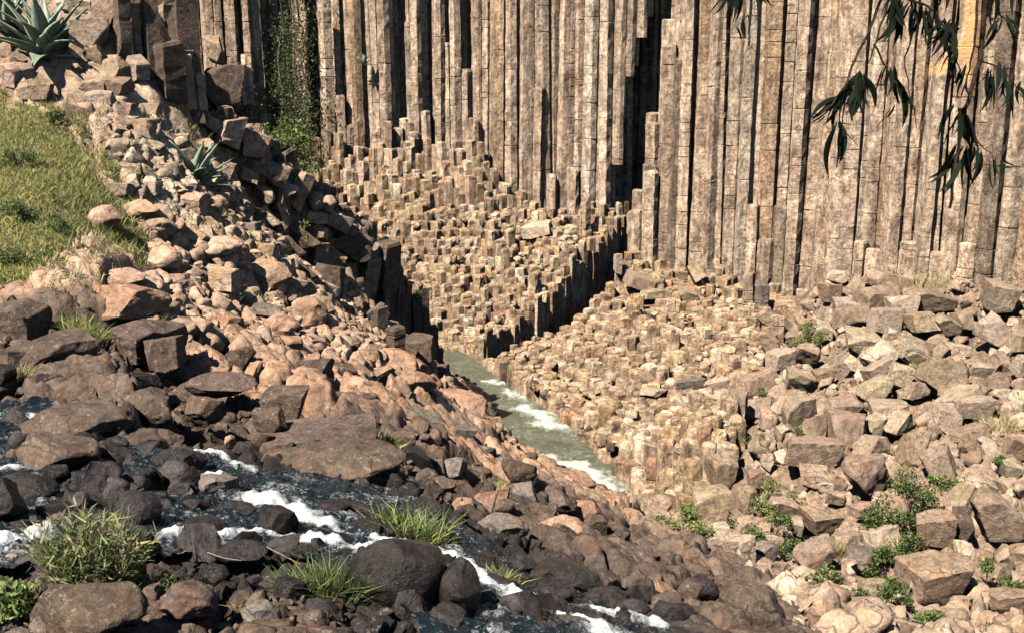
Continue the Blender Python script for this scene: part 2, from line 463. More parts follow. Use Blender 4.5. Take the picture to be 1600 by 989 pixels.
def cellular(x, y, size, seed, tilt=.5):
    """jointed rock: every cell of a jittered lattice is a tilted block; returns height, distance to the joint, cell id value"""
    gx, gy = x / size, y / size
    ix, iy = np.floor(gx).astype(int), np.floor(gy).astype(int)
    def h(a, b, k):
        v = np.sin(a * 127.1 + b * 311.7 + k * 74.7 + seed * 13.13) * 43758.5453
        return v - np.floor(v)
    f1 = np.full(x.shape, 9.); f2 = np.full(x.shape, 9.)
    bx = np.zeros(x.shape); by = np.zeros(x.shape); bi = np.zeros(x.shape); bj = np.zeros(x.shape)
    for dx in (-1, 0, 1):
        for dy in (-1, 0, 1):
            cx, cy = ix + dx, iy + dy
            px_ = cx + .1 + .8 * h(cx, cy, 1); py_ = cy + .1 + .8 * h(cx, cy, 2)
            d = np.hypot(gx - px_, gy - py_)
            m = d < f1
            f2 = np.where(m, f1, np.minimum(f2, d))
            f1 = np.where(m, d, f1)
            bx = np.where(m, gx - px_, bx); by = np.where(m, gy - py_, by); bi = np.where(m, cx, bi); bj = np.where(m, cy, bj)
    r1, r2, r3 = h(bi, bj, 3), h(bi, bj, 4), h(bi, bj, 5)
    e = f2 - f1
    hh = (r1 - .3) + tilt * ((r2 - .5) * 2 * bx + (r3 - .5) * 2 * by)
    hh = hh * smooth(0, .12, e)
    return hh * size, e, r1

# ------------------------------------------------------------------ terrain
GRASS_PX = [(-150,120),(0,148),(62,172),(112,205),(142,262),(192,322),(236,382),(212,402),(150,392),(100,430),(58,452),(0,462),(-150,470)]
grass_poly = [tuple(hit(a, b)[:2]) for a, b in GRASS_PX]
def detail(x, y, z):
    gr = inside(grass_poly, x, y).astype(float)
    right = smooth(2.0, 5.0, x - np.clip((24 - y) * .12, -1, 3)) * smooth(13, 18, y)
    near = 1 - .5 * (1 - smooth(6, 10, np.hypot(x, y)))
    a, ea, ra = cellular(x + .25 * np.sin(y * 2.1), y + .25 * np.sin(x * 1.7), 2.1, 1, .45)
    b, eb, rb = cellular(x + .1 * np.sin(y * 5.1), y + .1 * np.sin(x * 4.3), .85, 2, .7)
    c, ec, rc = cellular(x, y, .3, 3, 1.0)
    amp = 1 - .8 * gr
    c2, ec2, rc2 = cellular(x + .03 * np.sin(y * 17), y, .11, 4, 1.2)
    h = amp * near * ((.20 - .08 * right) * a + .26 * b + .22 * c + .3 * c2) - (.10 + .14 * smooth(.5, -1, x)) * inside(stream_poly, x, y) * smooth(0, .5, polyline_dist(stream_poly + stream_poly[:1], x, y)[0]) - .05 - .24 * right * smooth(12, 16, y)
    h -= amp * (.10 * np.exp(-(ea / .07) ** 2) + .06 * np.exp(-(eb / .08) ** 2) + .03 * np.exp(-(ec / .1) ** 2))
    return z + h, (ra, rb, rc, gr)
ang = np.radians(np.arange(-52, 50.001, .15))
rad = 1.3 * np.exp(np.arange(0, math.log(54 / 1.3), .0048))
AA, RR = np.meshgrid(ang, rad)
gx, gy = RR * np.sin(AA), RR * np.cos(AA)
gz0 = ground(gx, gy)
gz, (ra, rb, rc, gr) = detail(gx, gy, gz0)
na, nr = len(ang), len(rad)
idx = np.arange(na * nr).reshape(nr, na)
F = np.stack([idx[:-1, :-1], idx[:-1, 1:], idx[1:, 1:], idx[1:, :-1]], -1).reshape(-1, 4)
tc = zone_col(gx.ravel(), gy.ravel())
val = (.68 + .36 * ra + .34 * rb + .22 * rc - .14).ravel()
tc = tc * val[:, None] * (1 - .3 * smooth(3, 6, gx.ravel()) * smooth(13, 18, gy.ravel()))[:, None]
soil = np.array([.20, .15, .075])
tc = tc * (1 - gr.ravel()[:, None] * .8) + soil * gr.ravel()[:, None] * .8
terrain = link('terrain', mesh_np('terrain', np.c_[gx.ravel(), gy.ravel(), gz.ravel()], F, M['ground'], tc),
               label='jointed brown and tan bedrock of the banks around the stream', kind='structure')

# ------------------------------------------------------------------ water
def seg_mask(pts, x, y, w):
    d, s = polyline_dist(pts, x, y)
    return np.exp(-(d / w) ** 2)
def fbm(x, y, f, seed=0):
    out = np.zeros(x.shape); a = 1
    for k in range(4):
        out += a * np.sin(x * f * 1.3 + 2.1 * np.sin(y * f * .9 + seed + k) + k * 1.7) * np.sin(y * f * 1.1 + 1.9 * np.sin(x * f * .8 + seed * 2 + k) + k)
        f *= 2.1; a *= .5
    return out
sa = np.radians(np.arange(-34, 16, .11)); sr = 4.3 * np.exp(np.arange(0, math.log(13.5 / 4.3), .0042))
SA, SR = np.meshgrid(sa, sr)
wx, wy = SR * np.sin(SA), SR * np.cos(SA)
keep = inside(stream_poly, wx, wy)
wz = ground(wx, wy) + .06
WHITE = [[(-120,850),(0,858),(60,840)],[(-60,745),(10,742)],[(60,662),(130,690)],[(300,712),(345,722),(392,742)],[(405,782),(440,800),(500,828),(560,845),(600,862)],[(560,868),(640,868)],[(255,850),(320,852),(395,842)],[(430,850),(520,860)],
         [(690,862),(740,905),(800,940),(860,965),(905,985),(960,1010)],[(240,760),(330,752)],[(940,970),(1030,990)]]
foam = np.zeros(wx.shape)
for ln in WHITE:
    foam = np.maximum(foam, seg_mask([tuple(hit(a, b)[:2]) for a, b in ln], wx + .06 * fbm(wx, wy, 4, 1), wy + .06 * fbm(wx, wy, 4, 7), .085))
foam = np.clip(foam * (.82 + .45 * fbm(wx, wy, 5.5, 9)) + .17 * np.clip(fbm(wx, wy, 3.6, 3), 0, 1), 0, 1)
wz = wz + .035 * fbm(wx, wy, 5, 1) + .02 * fbm(wx + 5, wy, 14, 2) + .05 * foam
def grid_part(keep, X, Y, Z, tint):
    n0, n1 = X.shape
    idx = np.arange(n0 * n1).reshape(n0, n1)
    q = np.stack([idx[:-1, :-1], idx[:-1, 1:], idx[1:, 1:], idx[1:, :-1]], -1).reshape(-1, 4)
    k = keep.ravel()
    q = q[k[q].all(1)]
    used = np.unique(q)
    remap = np.zeros(n0 * n1, int); remap[used] = np.arange(len(used))
    return np.c_[X.ravel(), Y.ravel(), Z.ravel()][used], remap[q], np.repeat(tint.ravel()[used][:, None], 3, 1)
V, F, C = grid_part(keep, wx, wy, wz, foam)
link('stream', mesh_np('stream', V, F, M['stream'], C), label='foaming mountain stream tumbling between the dark rocks', kind='structure')
# the river at the bottom of the gorge: ribbon along its course
rv = np.array(RIVER); t = np.linspace(0, len(RIVER) - 1, 220)
cx = np.interp(t, np.arange(len(RIVER)), rv[:, 0]); cy = np.interp(t, np.arange(len(RIVER)), rv[:, 1])
k = np.ones(15) / 15
cx = np.convolve(np.pad(cx, 7, 'edge'), k, 'valid'); cy = np.convolve(np.pad(cy, 7, 'edge'), k, 'valid')
hw = np.interp(t, np.arange(len(RIVER)), RW) * 1.35
tx, ty = np.gradient(cx), np.gradient(cy); l = np.hypot(tx, ty); tx /= l; ty /= l
u = np.linspace(-1, 1, 40)
X = cx[:, None] + ty[:, None] * u * hw[:, None]; Y = cy[:, None] - tx[:, None] * u * hw[:, None]
foam = np.zeros(X.shape)
for a, b, w in [((752,598),(812,598),.14),((818,640),(850,652),.34),((835,662),(868,662),.28),((858,718),(905,722),.16),((885,726),(925,746),.26),((905,748),(965,768),.36),((790,612),(830,625),.2)]:
    pa, pb = [P(*q, 30) for q in (a, b)]
    def onriver(q):
        r = ray(*q); Ys = np.linspace(24, 39, 600); i = np.argmin(np.abs(r[2] / r[1] * Ys - river_z(Ys))); return tuple(P(q[0], q[1], Ys[i])[:2])
    foam = np.maximum(foam, seg_mask([onriver(a), onriver(b)], X + .25 * fbm(X, Y, 1.2, 7), Y + .25 * fbm(X, Y, 1.4, 11), w))
foam = np.clip(foam * (.75 + .4 * fbm(X, Y, 3.1, 6)) + .12 * np.clip(fbm(X, Y, 1.5, 4), 0, 1), 0, 1)
Z = river_z(Y) + .03 * fbm(X, Y, 3, 1) + .06 * foam
V, F, C = grid_part(np.ones(X.shape, bool), X, Y, Z, foam)
link('river', mesh_np('river', V, F, M['river'], C), label='olive green river with white rapids at the bottom of the gorge', kind='structure')

# ------------------------------------------------------------------ basalt columns
def lattice(x0, x1, y0, y1, s, jit, rot=0.15):
    pts = []
    n = int(max(x1 - x0, y1 - y0) / s * 1.3) + 4
    cx, cy = (x0 + x1) / 2, (y0 + y1) / 2
    for i in range(-n, n):
        for j in range(-n, n):
            a, b = (i + (.5 if j % 2 else 0)) * s, j * s * .866
            x = cx + a * math.cos(rot) - b * math.sin(rot) + random.uniform(-jit, jit) * s
            y = cy + a * math.sin(rot) + b * math.cos(rot) + random.uniform(-jit, jit) * s
            if x0 - s < x < x1 + s and y0 - s < y < y1 + s:
                pts.append((x, y))
    return np.array(pts)
def voronoi(pts, i, s):
    c = pts[i]
    d = np.hypot(*(pts - c).T)
    nb = np.nonzero((d > 1e-6) & (d < 2.3 * s))[0]
    poly = [(c[0] + 1.3 * s * math.cos(a), c[1] + 1.3 * s * math.sin(a)) for a in np.linspace(0, 2 * math.pi, 9)[:-1]]
    for j in nb[np.argsort(d[nb])]:
        m = (c + pts[j]) / 2; nrm = pts[j] - c
        out = []
        for k in range(len(poly)):
            p, q = poly[k], poly[(k + 1) % len(poly)]
            dp = (p[0] - m[0]) * nrm[0] + (p[1] - m[1]) * nrm[1]; dq = (q[0] - m[0]) * nrm[0] + (q[1] - m[1]) * nrm[1]
            if dp <= 0:
                out.append(p)
            if dp * dq < 0:
                t = dp / (dp - dq); out.append((p[0] + t * (q[0] - p[0]), p[1] + t * (q[1] - p[1])))
        poly = out
        if len(poly) < 3:
            return None
    # drop tiny edges
    o = []
    for p in poly:
        if not o or math.hypot(p[0] - o[-1][0], p[1] - o[-1][1]) > .12 * s:
            o.append(p)
    return o if len(o) >= 4 else None
def clip_half(poly, m, nrm):
    out = []
    for k in range(len(poly)):
        p, q = poly[k], poly[(k + 1) % len(poly)]
        dp = (p[0] - m[0]) * nrm[0] + (p[1] - m[1]) * nrm[1]; dq = (q[0] - m[0]) * nrm[0] + (q[1] - m[1]) * nrm[1]
        if dp <= 0:
            out.append(p)
        if dp * dq < 0:
            t = dp / (dp - dq); out.append((p[0] + t * (q[0] - p[0]), p[1] + t * (q[1] - p[1])))
    return out if len(out) >= 3 else None
def column_mesh(poly, z0, z1, shrink, step, tint, joints=.35, lean=(0, 0), cap=.05, rough=.012, tilt=.1):
    """an irregular prism: rings with slight wobble, notched cross joints, a worn top edge and an uneven cap"""
    c = np.mean(poly, 0)
    n = len(poly)
    base = (np.array(poly) - c) * shrink
    W = np.abs(base).max()
    zs = [(z0, 1.0, 1.0)]
    z = z0; seg = random.uniform(.86, 1.12)
    while z < z1 - step * .7 - cap:
        z += step * random.uniform(.6, 1.4)
        if z > z1 - cap - .08:
            break
        if random.random() < joints:
            zs += [(z - .03, 1.0, seg), (z, .93, seg * .55)]
            seg = random.uniform(.82, 1.15)
            zs += [(z + .03, 1.0, seg)]
        else:
            zs += [(z, random.uniform(.985, 1.015), seg)]
    zs += [(z1 - cap, 1.0, seg), (z1, 1 - min(.16, cap * 1.6 / max(W, .1)), seg * 1.02)]
    V, C = [], []
    tl = np.array([random.uniform(-tilt, tilt), random.uniform(-tilt, tilt)])
    wob = np.zeros(2)
    for k, (zz, s, v) in enumerate(zs):
        top = k >= len(zs) - 2
        wob = wob * .7 + np.array([random.gauss(0, rough), random.gauss(0, rough)]) * .35
        r = base * s + np.random.default_rng(random.randrange(1 << 30)).normal(0, rough, (n, 2)) * (0 if k == 0 else 1)
        dz = (r @ tl) if top else 0
        p = np.c_[r + c + wob + np.array(lean) * (zz - z0), np.full(n, zz) + dz]
        V.append(p); C.append(np.tile(np.array(tint) * v, (n, 1)))
    V.append(np.array([[*(V[-1][:, :2].mean(0)), z1 + random.uniform(-.03, .05)]])); C.append(np.array([tint]) * 1.02)
    V = np.concatenate(V); C = np.concatenate(C)
    F = []
    m = len(zs)
    for k in range(m - 1):
        for i in range(n):
            j = (i + 1) % n
            a, b, c_, d = k * n + i, k * n + j, (k + 1) * n + j, (k + 1) * n + i
            F += [(a, b, c_), (a, c_, d)]
    for i in range(n):
        F.append(((m - 1) * n + i, (m - 1) * n + (i + 1) % n, m * n))
    return V, np.array(F), C
def emit(parent, items, part_name, mat, rest_name):
    """items: (rank, V, F, C); the 300 that show largest become parts, the rest one mass"""
    items.sort(key=lambda t: -t[0])
    rest = Soup()
    for k, (rk, V, F, C) in enumerate(items):
        if k < 300 and rk > 0:
            c = V.mean(0); c[2] = V[:, 2].min()
            o = link(part_name, mesh_np(part_name, V - c, F, mat, C, False), parent)
            o.location = Vector(c) - parent.location
        else:
            rest.add(V, F, C)
    if rest.n:
        link(rest_name, rest.mesh(rest_name, mat, False), parent, kind='stuff').location = -parent.location
def in_frame(V, pad=0):
    u, v = project(V)
    m = (u > -pad) & (u < 1600 + pad) & (v > -pad) & (v < 989 + pad)
    return m, u, v
def tints(choices):
    c, w = zip(*choices)
    return np.array(random.choices(c, w)[0]) * random.uniform(.85, 1.14)

TTINT = [(PALE, 4), (TAN, 4), ((.37, .265, .16), 3), ((.32, .23, .16), 1.2), (OCH, .5)]
CTINT = [((.465, .35, .257), 5), ((.405, .30, .217), 3.5), ((.50, .385, .285), 3), ((.26, .195, .145), .8), ((.49, .40, .305), .8), ((.41, .285, .185), 1.2)]
def terrace(name, label, poly, H, s, x0, x1, y0, y1, rot):
    par = empty(name, (0, 0, 0), label=label, kind='structure')
    hwid = lambda y: .95 - .5 * float(smooth(36.5, 42, y))
    pts = lattice(x0, x1, y0, y1, s, .27, rot)
    items = []
    for i in range(len(pts)):
        x, y = pts[i]
        if not inside(poly, x, y):
            continue
        pg = voronoi(pts, i, s)
        if pg is None:
            continue
        d, sd = polyline_dist(TRENCH, x, y)
        if y > 35.6 and sd > 0 and hwid(y) <= d < hwid(y) + .8:               # the gully's wall is a clean joint face
            td = np.array([.547, .837]); nw = np.array([.837, -.547])
            pg = clip_half(pg, np.array([-.23, 36.3]) - nw * (hwid(y) + random.uniform(0, .10)), nw)
            if pg is None:
                continue
        h = float(H(x, y)[0])
        big = .55 * math.sin(x * 1.1 + 1.3 * math.sin(y * .7)) * math.sin(y * .9 + x * .35)
        h = .30 * round((h + .3 * big + .2 * math.sin(x * 2.3 + y * 1.1)) / .30 + random.uniform(-.3, .3)) + random.uniform(-.05, .05)
        if random.random() < .16:
            h += random.uniform(-.2, .2)
        if random.random() < .025:
            h += random.uniform(.15, .5)
        if sd > 0:
            h += (.1 + random.choice((-.3, -.1, 0, 0, .15))) * (1 - smooth(.8, 2.4, d))
        if sd < 0 and y < 42:
            h -= .4 * (1 - float(smooth(1.0, 2.0, d)))
        dc, sc_ = polyline_dist(CLIFF_L, x, y)                  # broken stubs climb the foot of the cliff
        if sd > 0 and dc < 1.7 and sc_ < 0:
            h += 2.5 * (1 - dc / 1.7) * float(smooth(1.0, -2.0, x)) * random.uniform(.6, 1.1)
        rk = 1.0
        if d < hwid(y) and y > 35.6:
            h -= 3.0 + random.uniform(-.2, .3)
            rk = .3
        zr = float(river_z(y))
        if h < zr + .02:
            h = zr + random.uniform(.0, .2)
        t = tints(TTINT)
        V, F, C = column_mesh(pg, h - 3.4, h, random.uniform(.98, 1.0), .42, t, .12, cap=random.uniform(.035, .09), rough=.012, tilt=.2)
        m, u, v = in_frame(V[-1:])
        items.append(((rk / y if m[0] else 0), V, F, C))
    emit(par, items, 'basalt_column', M['terrace'], 'column_mass')
    return par
terrace('column_terrace', 'stepped field of pale broken column tops behind the river, beyond the dark gully', poly_TL, TL, .37, -10, 6, 35, 48, .12)
terrace('column_terrace', 'stepped field of tan column tops between the river, the gully and the boulder slope', poly_TR, TR, .41, -2, 13, 23, 46, -.2)

# the dark ledge of columns over the river: a joint face turned away from the sun
par = empty('column_ledge', (0, 0, 0), label='dark ledge of upright columns between the left bank and the river', kind='structure')
pts = lattice(-11, -1.5, 21.5, 35, .46, .22, .4)
items = []
for i in range(len(pts)):
    x, y = pts[i]
    d, sd = polyline_dist(LEDGE_CUT, x, y)
    if sd < 0 or d > 1.75 or x < -8.6:
        continue
    pg = voronoi(pts, i, .46)
    if pg is None:
        continue
    if d < .5:
        k = int(np.argmin([math.hypot(x - (a[0] + b[0]) / 2, y - (a[1] + b[1]) / 2) for a, b in zip(LEDGE_CUT[:-1], LEDGE_CUT[1:])]))
        a, b = np.array(LEDGE_CUT[k]), np.array(LEDGE_CUT[k + 1]); tt = (b - a) / np.linalg.norm(b - a); nw = np.array([tt[1], -tt[0]])
        pg = clip_half(pg, a - nw * random.uniform(0, .25), nw)
        if pg is None:
            continue
    h = float(LT(x, y)[0]) + .1 + random.choice((-.6, -.3, 0, 0, .15, .35)) + random.uniform(-.1, .1) - .35 * (d > 1.2)
    t = tints([(TAN, 3), (GRY, 3), (BRN, 2)])
    V, F, C = column_mesh(pg, min(h - 3.2, -5), h, random.uniform(.90, .97), .42, t, .3, lean=(random.gauss(.02, .03), random.gauss(0, .02)), cap=random.uniform(.05, .12), rough=.016, tilt=.4)
    m, u, v = in_frame(V)
    items.append((1 / (1 + d) if m.any() else 0, V, F, C))
emit(par, items, 'basalt_column', M['column'], 'column_mass')

def cliff(name, label, front, s, depth, x0, x1, y0, y1, rot, topfn, botfn, flush, ok):
    par = empty(name, (0, 0, 0), label=label, kind='structure')
    pts = lattice(x0, x1, y0, y1, s, .24, rot)
    items = []
    for i in range(len(pts)):
        x, y = pts[i]
        d, sd = polyline_dist(front, x, y)
        if sd < 0 or d > depth + (1.7 if 3.4 < x < 9 and y > 44 else 0) or not ok(x, y, float(d)):
            continue
        pg = voronoi(pts, i, s)
        if pg is None:
            continue
        zt = topfn(x, y, float(d)); zb = botfn(x, y, float(d))
        if zt - zb < .3:
            continue
        t = tints(CTINT)
        # columns stand out from or back into the face by a hand
        off = random.uniform(-flush, flush) * s
        pg = [(a, b + off) for a, b in pg]
        V, F, C = column_mesh(pg, zb, zt, random.uniform(.955, .992), .34, t, random.choice((.05, .1, .16, .35)), lean=(random.gauss(0, .009), random.gauss(0, .004)), cap=random.uniform(.04, .12), rough=.009)
        m, u, v = in_frame(V)
        items.append(((1 / (1 + d) if m.any() else 0), V, F, C))
    emit(par, items, 'basalt_column', M['column'], 'column_mass')
    return par
def zc(x):
    return float(np.interp(x, [4.2, 4.32, 4.7, 5.8, 6.3, 7], [-9, -5.4, -.9, 3, 5, 8.6]))
def top_left(x, y, d):
    if x > 3.9:
        return 8.5 + random.uniform(-.6, .6)
    if d < 1.0 and -9.0 < x < -1.5 and random.random() < (.6 if d < .5 else .3):      # broken fronts
        py = (random.uniform(190, 290) if d < .55 and x < -2.5 else random.uniform(30, 250)) + 20 * math.sin(x * 2)
        return float(P(800, py, y)[2])
    if d < .45 and x > -1.5 and random.random() < .18:
        return float(P(800, random.uniform(120, 320), y)[2])
    if d < .4 and random.random() < .3:
        return random.uniform(-3, 3)
    return 8.5 + random.uniform(-.6, .6)
def bot_left(x, y, d):
    b = -11.5
    if x > 4.1 and y < 47.6:
        b = max(b, zc(x) + random.uniform(-.1, .1))
    return b
cliff('basalt_cliff', 'sheer wall of brown basalt columns with broken stepped fronts, beyond the gully and the creeper', CLIFF_L, .47, 1.8, -30, 7.5, 43, 54, .05, top_left, bot_left, .07,
      lambda x, y, d: x < 5.9 or y > 47.6 or zc(x) < 8)
def top_right(x, y, d):
    if x < 6.45:
        return float(np.interp(x, [5.1, 5.6, 6.1, 6.45], [-6.6, -4.6, -1, 3])) + random.uniform(-.3, .3)
    if d < .5 and random.random() < .22:
        return float(P(800, random.choice((80, 210, 235, 330, 345, 370, 380)) + random.uniform(-25, 25), y)[2])
    return 8.5 + random.uniform(-.6, .6)
cliff('basalt_cliff', 'tall speckled basalt column wall with cracks, hung with dark leafy twigs in front', CLIFF_R, .53, 1.8, 4.5, 25, 25, 47, .35, top_right, lambda x, y, d: -11.5, .05,
      lambda x, y, d: d < 2.0 and not (x < 5.2))

# ------------------------------------------------------------------ boulders and blocks
def ico(sub):
    t = (1 + 5 ** .5) / 2
    V = [np.array(v, float) / math.hypot(1, t) for v in [(-1,t,0),(1,t,0),(-1,-t,0),(1,-t,0),(0,-1,t),(0,1,t),(0,-1,-t),(0,1,-t),(t,0,-1),(t,0,1),(-t,0,-1),(-t,0,1)]]
    F = [(0,11,5),(0,5,1),(0,1,7),(0,7,10),(0,10,11),(1,5,9),(5,11,4),(11,10,2),(10,7,6),(7,1,8),(3,9,4),(3,4,2),(3,2,6),(3,6,8),(3,8,9),(4,9,5),(2,4,11),(6,2,10),(8,6,7),(9,8,1)]
    for _ in range(sub):
        mid = {}; G = []
        def m(a, b):
            k = (min(a, b), max(a, b))
            if k not in mid:
                v = V[a] + V[b]; V.append(v / np.linalg.norm(v)); mid[k] = len(V) - 1
            return mid[k]
        for a, b, c in F:
            ab, bc, ca = m(a, b), m(b, c), m(c, a)
            G += [(a, ab, ca), (b, bc, ab), (c, ca, bc), (ab, bc, ca)]
        F = G
    return np.array(V), np.array(F)
ICO = {k: ico(k) for k in (1, 2, 4)}
def rock(kind, sub, seed):
    g = np.random.default_rng(seed)
    V, F = ICO[sub]; V = V.copy()
    if kind == 'r':                                    # water-worn, rounded
        V *= g.uniform(.8, 1.2, 3)
        planes = [(n / np.linalg.norm(n), d) for n, d in zip(g.normal(size=(11, 3)), g.uniform(.52, .86, 11))]
    elif kind == 'o':                                  # nearly round
        planes = [(n / np.linalg.norm(n), d) for n, d in zip(g.normal(size=(9, 3)), g.uniform(.66, .9, 9))]
    elif kind == 's':                                  # slab
        planes = [(np.array(n) + g.normal(0, .07, 3), d) for n, d in (((0,0,1),.30),((0,0,-1),.32),((1,0,0),.75),((-1,0,0),.7),((0,1,0),.7),((0,-1,0),.66))]
        planes += [(n / np.linalg.norm(n), d) for n, d in zip(g.normal(size=(5, 3)) * (1, 1, .4), g.uniform(.6, .8, 5))]
    else:                                              # angular block
        planes = [(np.array(n) + g.normal(0, .22, 3), g.uniform(.44, .60)) for n in ((0,0,1),(0,0,-1),(1,0,0),(-1,0,0),(0,1,0),(0,-1,0))]
        planes += [(n / np.linalg.norm(n), d) for n, d in zip(g.normal(size=(7, 3)), g.uniform(.56, .78, 7))]
    for it in range(3):
        for n, d in planes:
            n = n / np.linalg.norm(n)
            e = np.maximum(0, V @ n - d)
            V -= e[:, None] * n * (1.0 if kind != 'r' else .93)
    if sub >= 4:
        off = Vector(g.uniform(-50, 50, 3)); off2 = Vector(g.uniform(-50, 50, 3))
        nrm = V / np.linalg.norm(V, axis=1)[:, None]
        a = .03 if kind != 'r' else .06
        d = np.array([a * mnoise.fractal(Vector(v) * 2.2 + off, 1.0, 2.1, 4) + .022 * mnoise.ridged_multi_fractal(Vector(v) * 1.6 + off2, 1.0, 2.0, 3, 1.0, 2.0) - .025 for v in V])
        V += nrm * d[:, None]
    else:
        V += g.normal(0, .03, V.shape)
    lo, hi = V.min(0), V.max(0)
    return (V - (lo + hi) / 2) / (hi - lo), F
def prism_mesh(seed, sides=6, a0=None):
    """a broken length of basalt column: long axis z, unit box"""
    st = random.getstate(); random.seed(seed)
    a0 = random.uniform(0, 1) if a0 is None else a0 + random.uniform(-.08, .08)
    pg = [(random.uniform(.40, .52) * math.cos(a), random.uniform(.40, .52) * math.sin(a)) for a in [a0 + 2 * math.pi * (k + random.uniform(-.13, .13)) / sides for k in range(sides)]]
    V, F, C = column_mesh(pg, -.5, .5, 1.0, .16, (1, 1, 1), .12, cap=.06, rough=.015, tilt=.45)
    n = sides
    bot = len(V); c = V[:n].mean(0)
    V = np.vstack([V, c - np.array([0, 0, .04])])
    F = np.vstack([F, [((i + 1) % n, i, bot) for i in range(n)]])
    V[:n, 2] += V[:n, :2] @ np.array([random.uniform(-.4, .4), random.uniform(-.4, .4)])
    random.setstate(st)
    lo, hi = V.min(0), V.max(0)
    return (V - (lo + hi) / 2) / (hi - lo), F
VAR = {}
for k, n in (('a', 12), ('r', 11), ('s', 6)):
    VAR[k] = []
    for i in range(n):
        V, F = rock(k, 4, 1000 + i * 17 + ord(k))
        VAR[k].append((V, F))
VAR['o'] = [rock('o', 4, 77), rock('o', 4, 91)]
VAR['c'] = [prism_mesh(300 + i, random.choice((5, 6, 6))) for i in range(10)]
VAR['q'] = [prism_mesh(400 + i, 4, 0.0) for i in range(8)]
MESHES = {}
def variant(kind, i, matname):
    key = (kind, i, matname)
    if key not in MESHES:
        V, F = VAR[kind][i]
        MESHES[key] = mesh_np('rock_' + kind, V, F, M[matname], None, kind not in 'cq')
    return MESHES[key]

# pixel x, y, width, height, shape (a angular, r rounded, s slab, c column piece), colour, roll in the picture (degrees, clockwise), zone
RIGHT = [(1475,592,78,60,'a','t',8),(1367,612,56,42,'a','p',-8),(1323,637,54,36,'a','t',-15),(1352,748,76,70,'r','t',0),(1365,700,54,42,'a','p',5),(1322,678,68,54,'a','t',10),(1428,704,54,60,'a','t',0),(1408,663,42,48,'a','p',20),
 (1368,665,34,34,'a','p',0),(1390,640,60,24,'s','p',-5),(1481,658,60,46,'a','p',15),(1522,640,58,36,'a','p',-10),(1500,622,68,26,'s','p',-25),(1515,686,54,38,'s','t',-25),(1244,648,58,54,'a','t',-10),(1275,676,42,54,'a','t',0),
 (1265,712,92,54,'a','t',0),(1276,750,64,44,'a','t',5),(1467,735,52,54,'a','t',-20),(1168,788,32,52,'r','t',5),(1226,795,50,38,'a','t',-15),(1282,818,66,40,'a','t',5),(1240,825,26,34,'a','p',0),(1164,826,38,32,'a','t',-20),
 (1508,783,50,58,'a','t',15),(1555,815,74,86,'a','t',0),(1502,824,38,62,'a','b',0),(1458,830,66,60,'a','t',-15),(1578,735,40,36,'a','p',0),(1587,703,34,40,'a','t',0),(1185,598,60,34,'s','t',-25),(1252,598,48,38,'a','p',0),
 (1220,627,34,30,'a','t',0),(1185,640,50,36,'a','p',0),(1158,632,24,42,'c','t',0),(1285,592,34,28,'a','t',0),(1405,592,36,42,'a','p',20),(1431,612,44,32,'a','t',0),(1373,583,48,38,'a','p',-20),(1431,562,34,28,'a','p',0),
 (1548,521,56,54,'a','p',0),(1560,471,54,50,'a','p',10),(1388,440,68,26,'s','t',12),(1366,474,52,44,'a','t',0),(1407,485,48,40,'a','p',0),(1450,474,74,38,'a','t',-5),(1335,499,66,34,'a','t',-8),(1319,484,50,34,'a','p',0),
 (1297,462,34,32,'a','t',0),(1307,437,30,24,'a','p',0),(1382,506,48,50,'a','p',10),(1350,537,60,38,'a','p',0),(1376,559,48,32,'s','p',-35),(1426,553,50,46,'a','p',25),(1438,512,50,40,'a','t',-10),(1479,512,38,34,'a','p',0),
 (1507,506,34,30,'a','p',0),(1288,518,26,28,'a','p',0),(1200,537,36,32,'a','t',0),(1260,556,38,30,'a','t',0),(1219,565,42,36,'a','p',0),(1206,509,58,26,'c','t',130),(1225,496,40,22,'c','t',132),(1595,575,24,34,'a','p',0),
 (1595,537,28,38,'a','t',0),(1492,546,44,18,'s','p',5),(1457,912,100,94,'a','t',0),(1360,870,40,74,'s','g',110),(1366,922,50,38,'a','t',0),(1509,916,44,30,'a','p',0),(1515,945,50,24,'s','p',0),(1571,940,64,40,'a','t',0),
 (1194,867,48,38,'r','g',-20),(1214,896,48,36,'a','t',0),(1185,908,58,38,'s','p',38),(1160,864,36,54,'a','p',0),(1273,872,60,50,'a','t',0),(1325,843,44,22,'s','t',-10),(1349,799,44,28,'a','t',0),(1559,896,44,34,'a','t',0),
 (1039,792,52,40,'r','t',-10),(991,786,38,34,'r','o',0),(986,804,38,22,'r','o',0),(1110,802,60,76,'a','t',0),(1104,846,86,36,'s','p',-12),(1149,862,48,48,'a','p',0),(1126,878,34,36,'a','t',0),(1059,845,32,22,'r','p',0),
 (1130,745,46,70,'a','t',-8),(1180,752,26,34,'a','t',0),(1200,722,24,30,'a','p',0),(1318,958,50,30,'a','t',0),(1420,955,44,26,'a','t',0),(1270,925,40,24,'a','p',0),(1560,600,40,30,'a','t',0),(1585,640,34,26,'a','p',0),
 (1540,760,34,24,'a','p',0),(1410,760,40,26,'a','t',0),(1395,820,36,24,'a','t',0),(1305,780,30,22,'a','t',0),(1210,850,30,22,'a','p',0),(1530,580,36,22,'a','p',0),(1465,545,36,26,'a','t',0),(1330,570,34,24,'a','p',-10),(1240,535,28,26,'a','t',0),(1400,530,36,28,'a','p',15)]
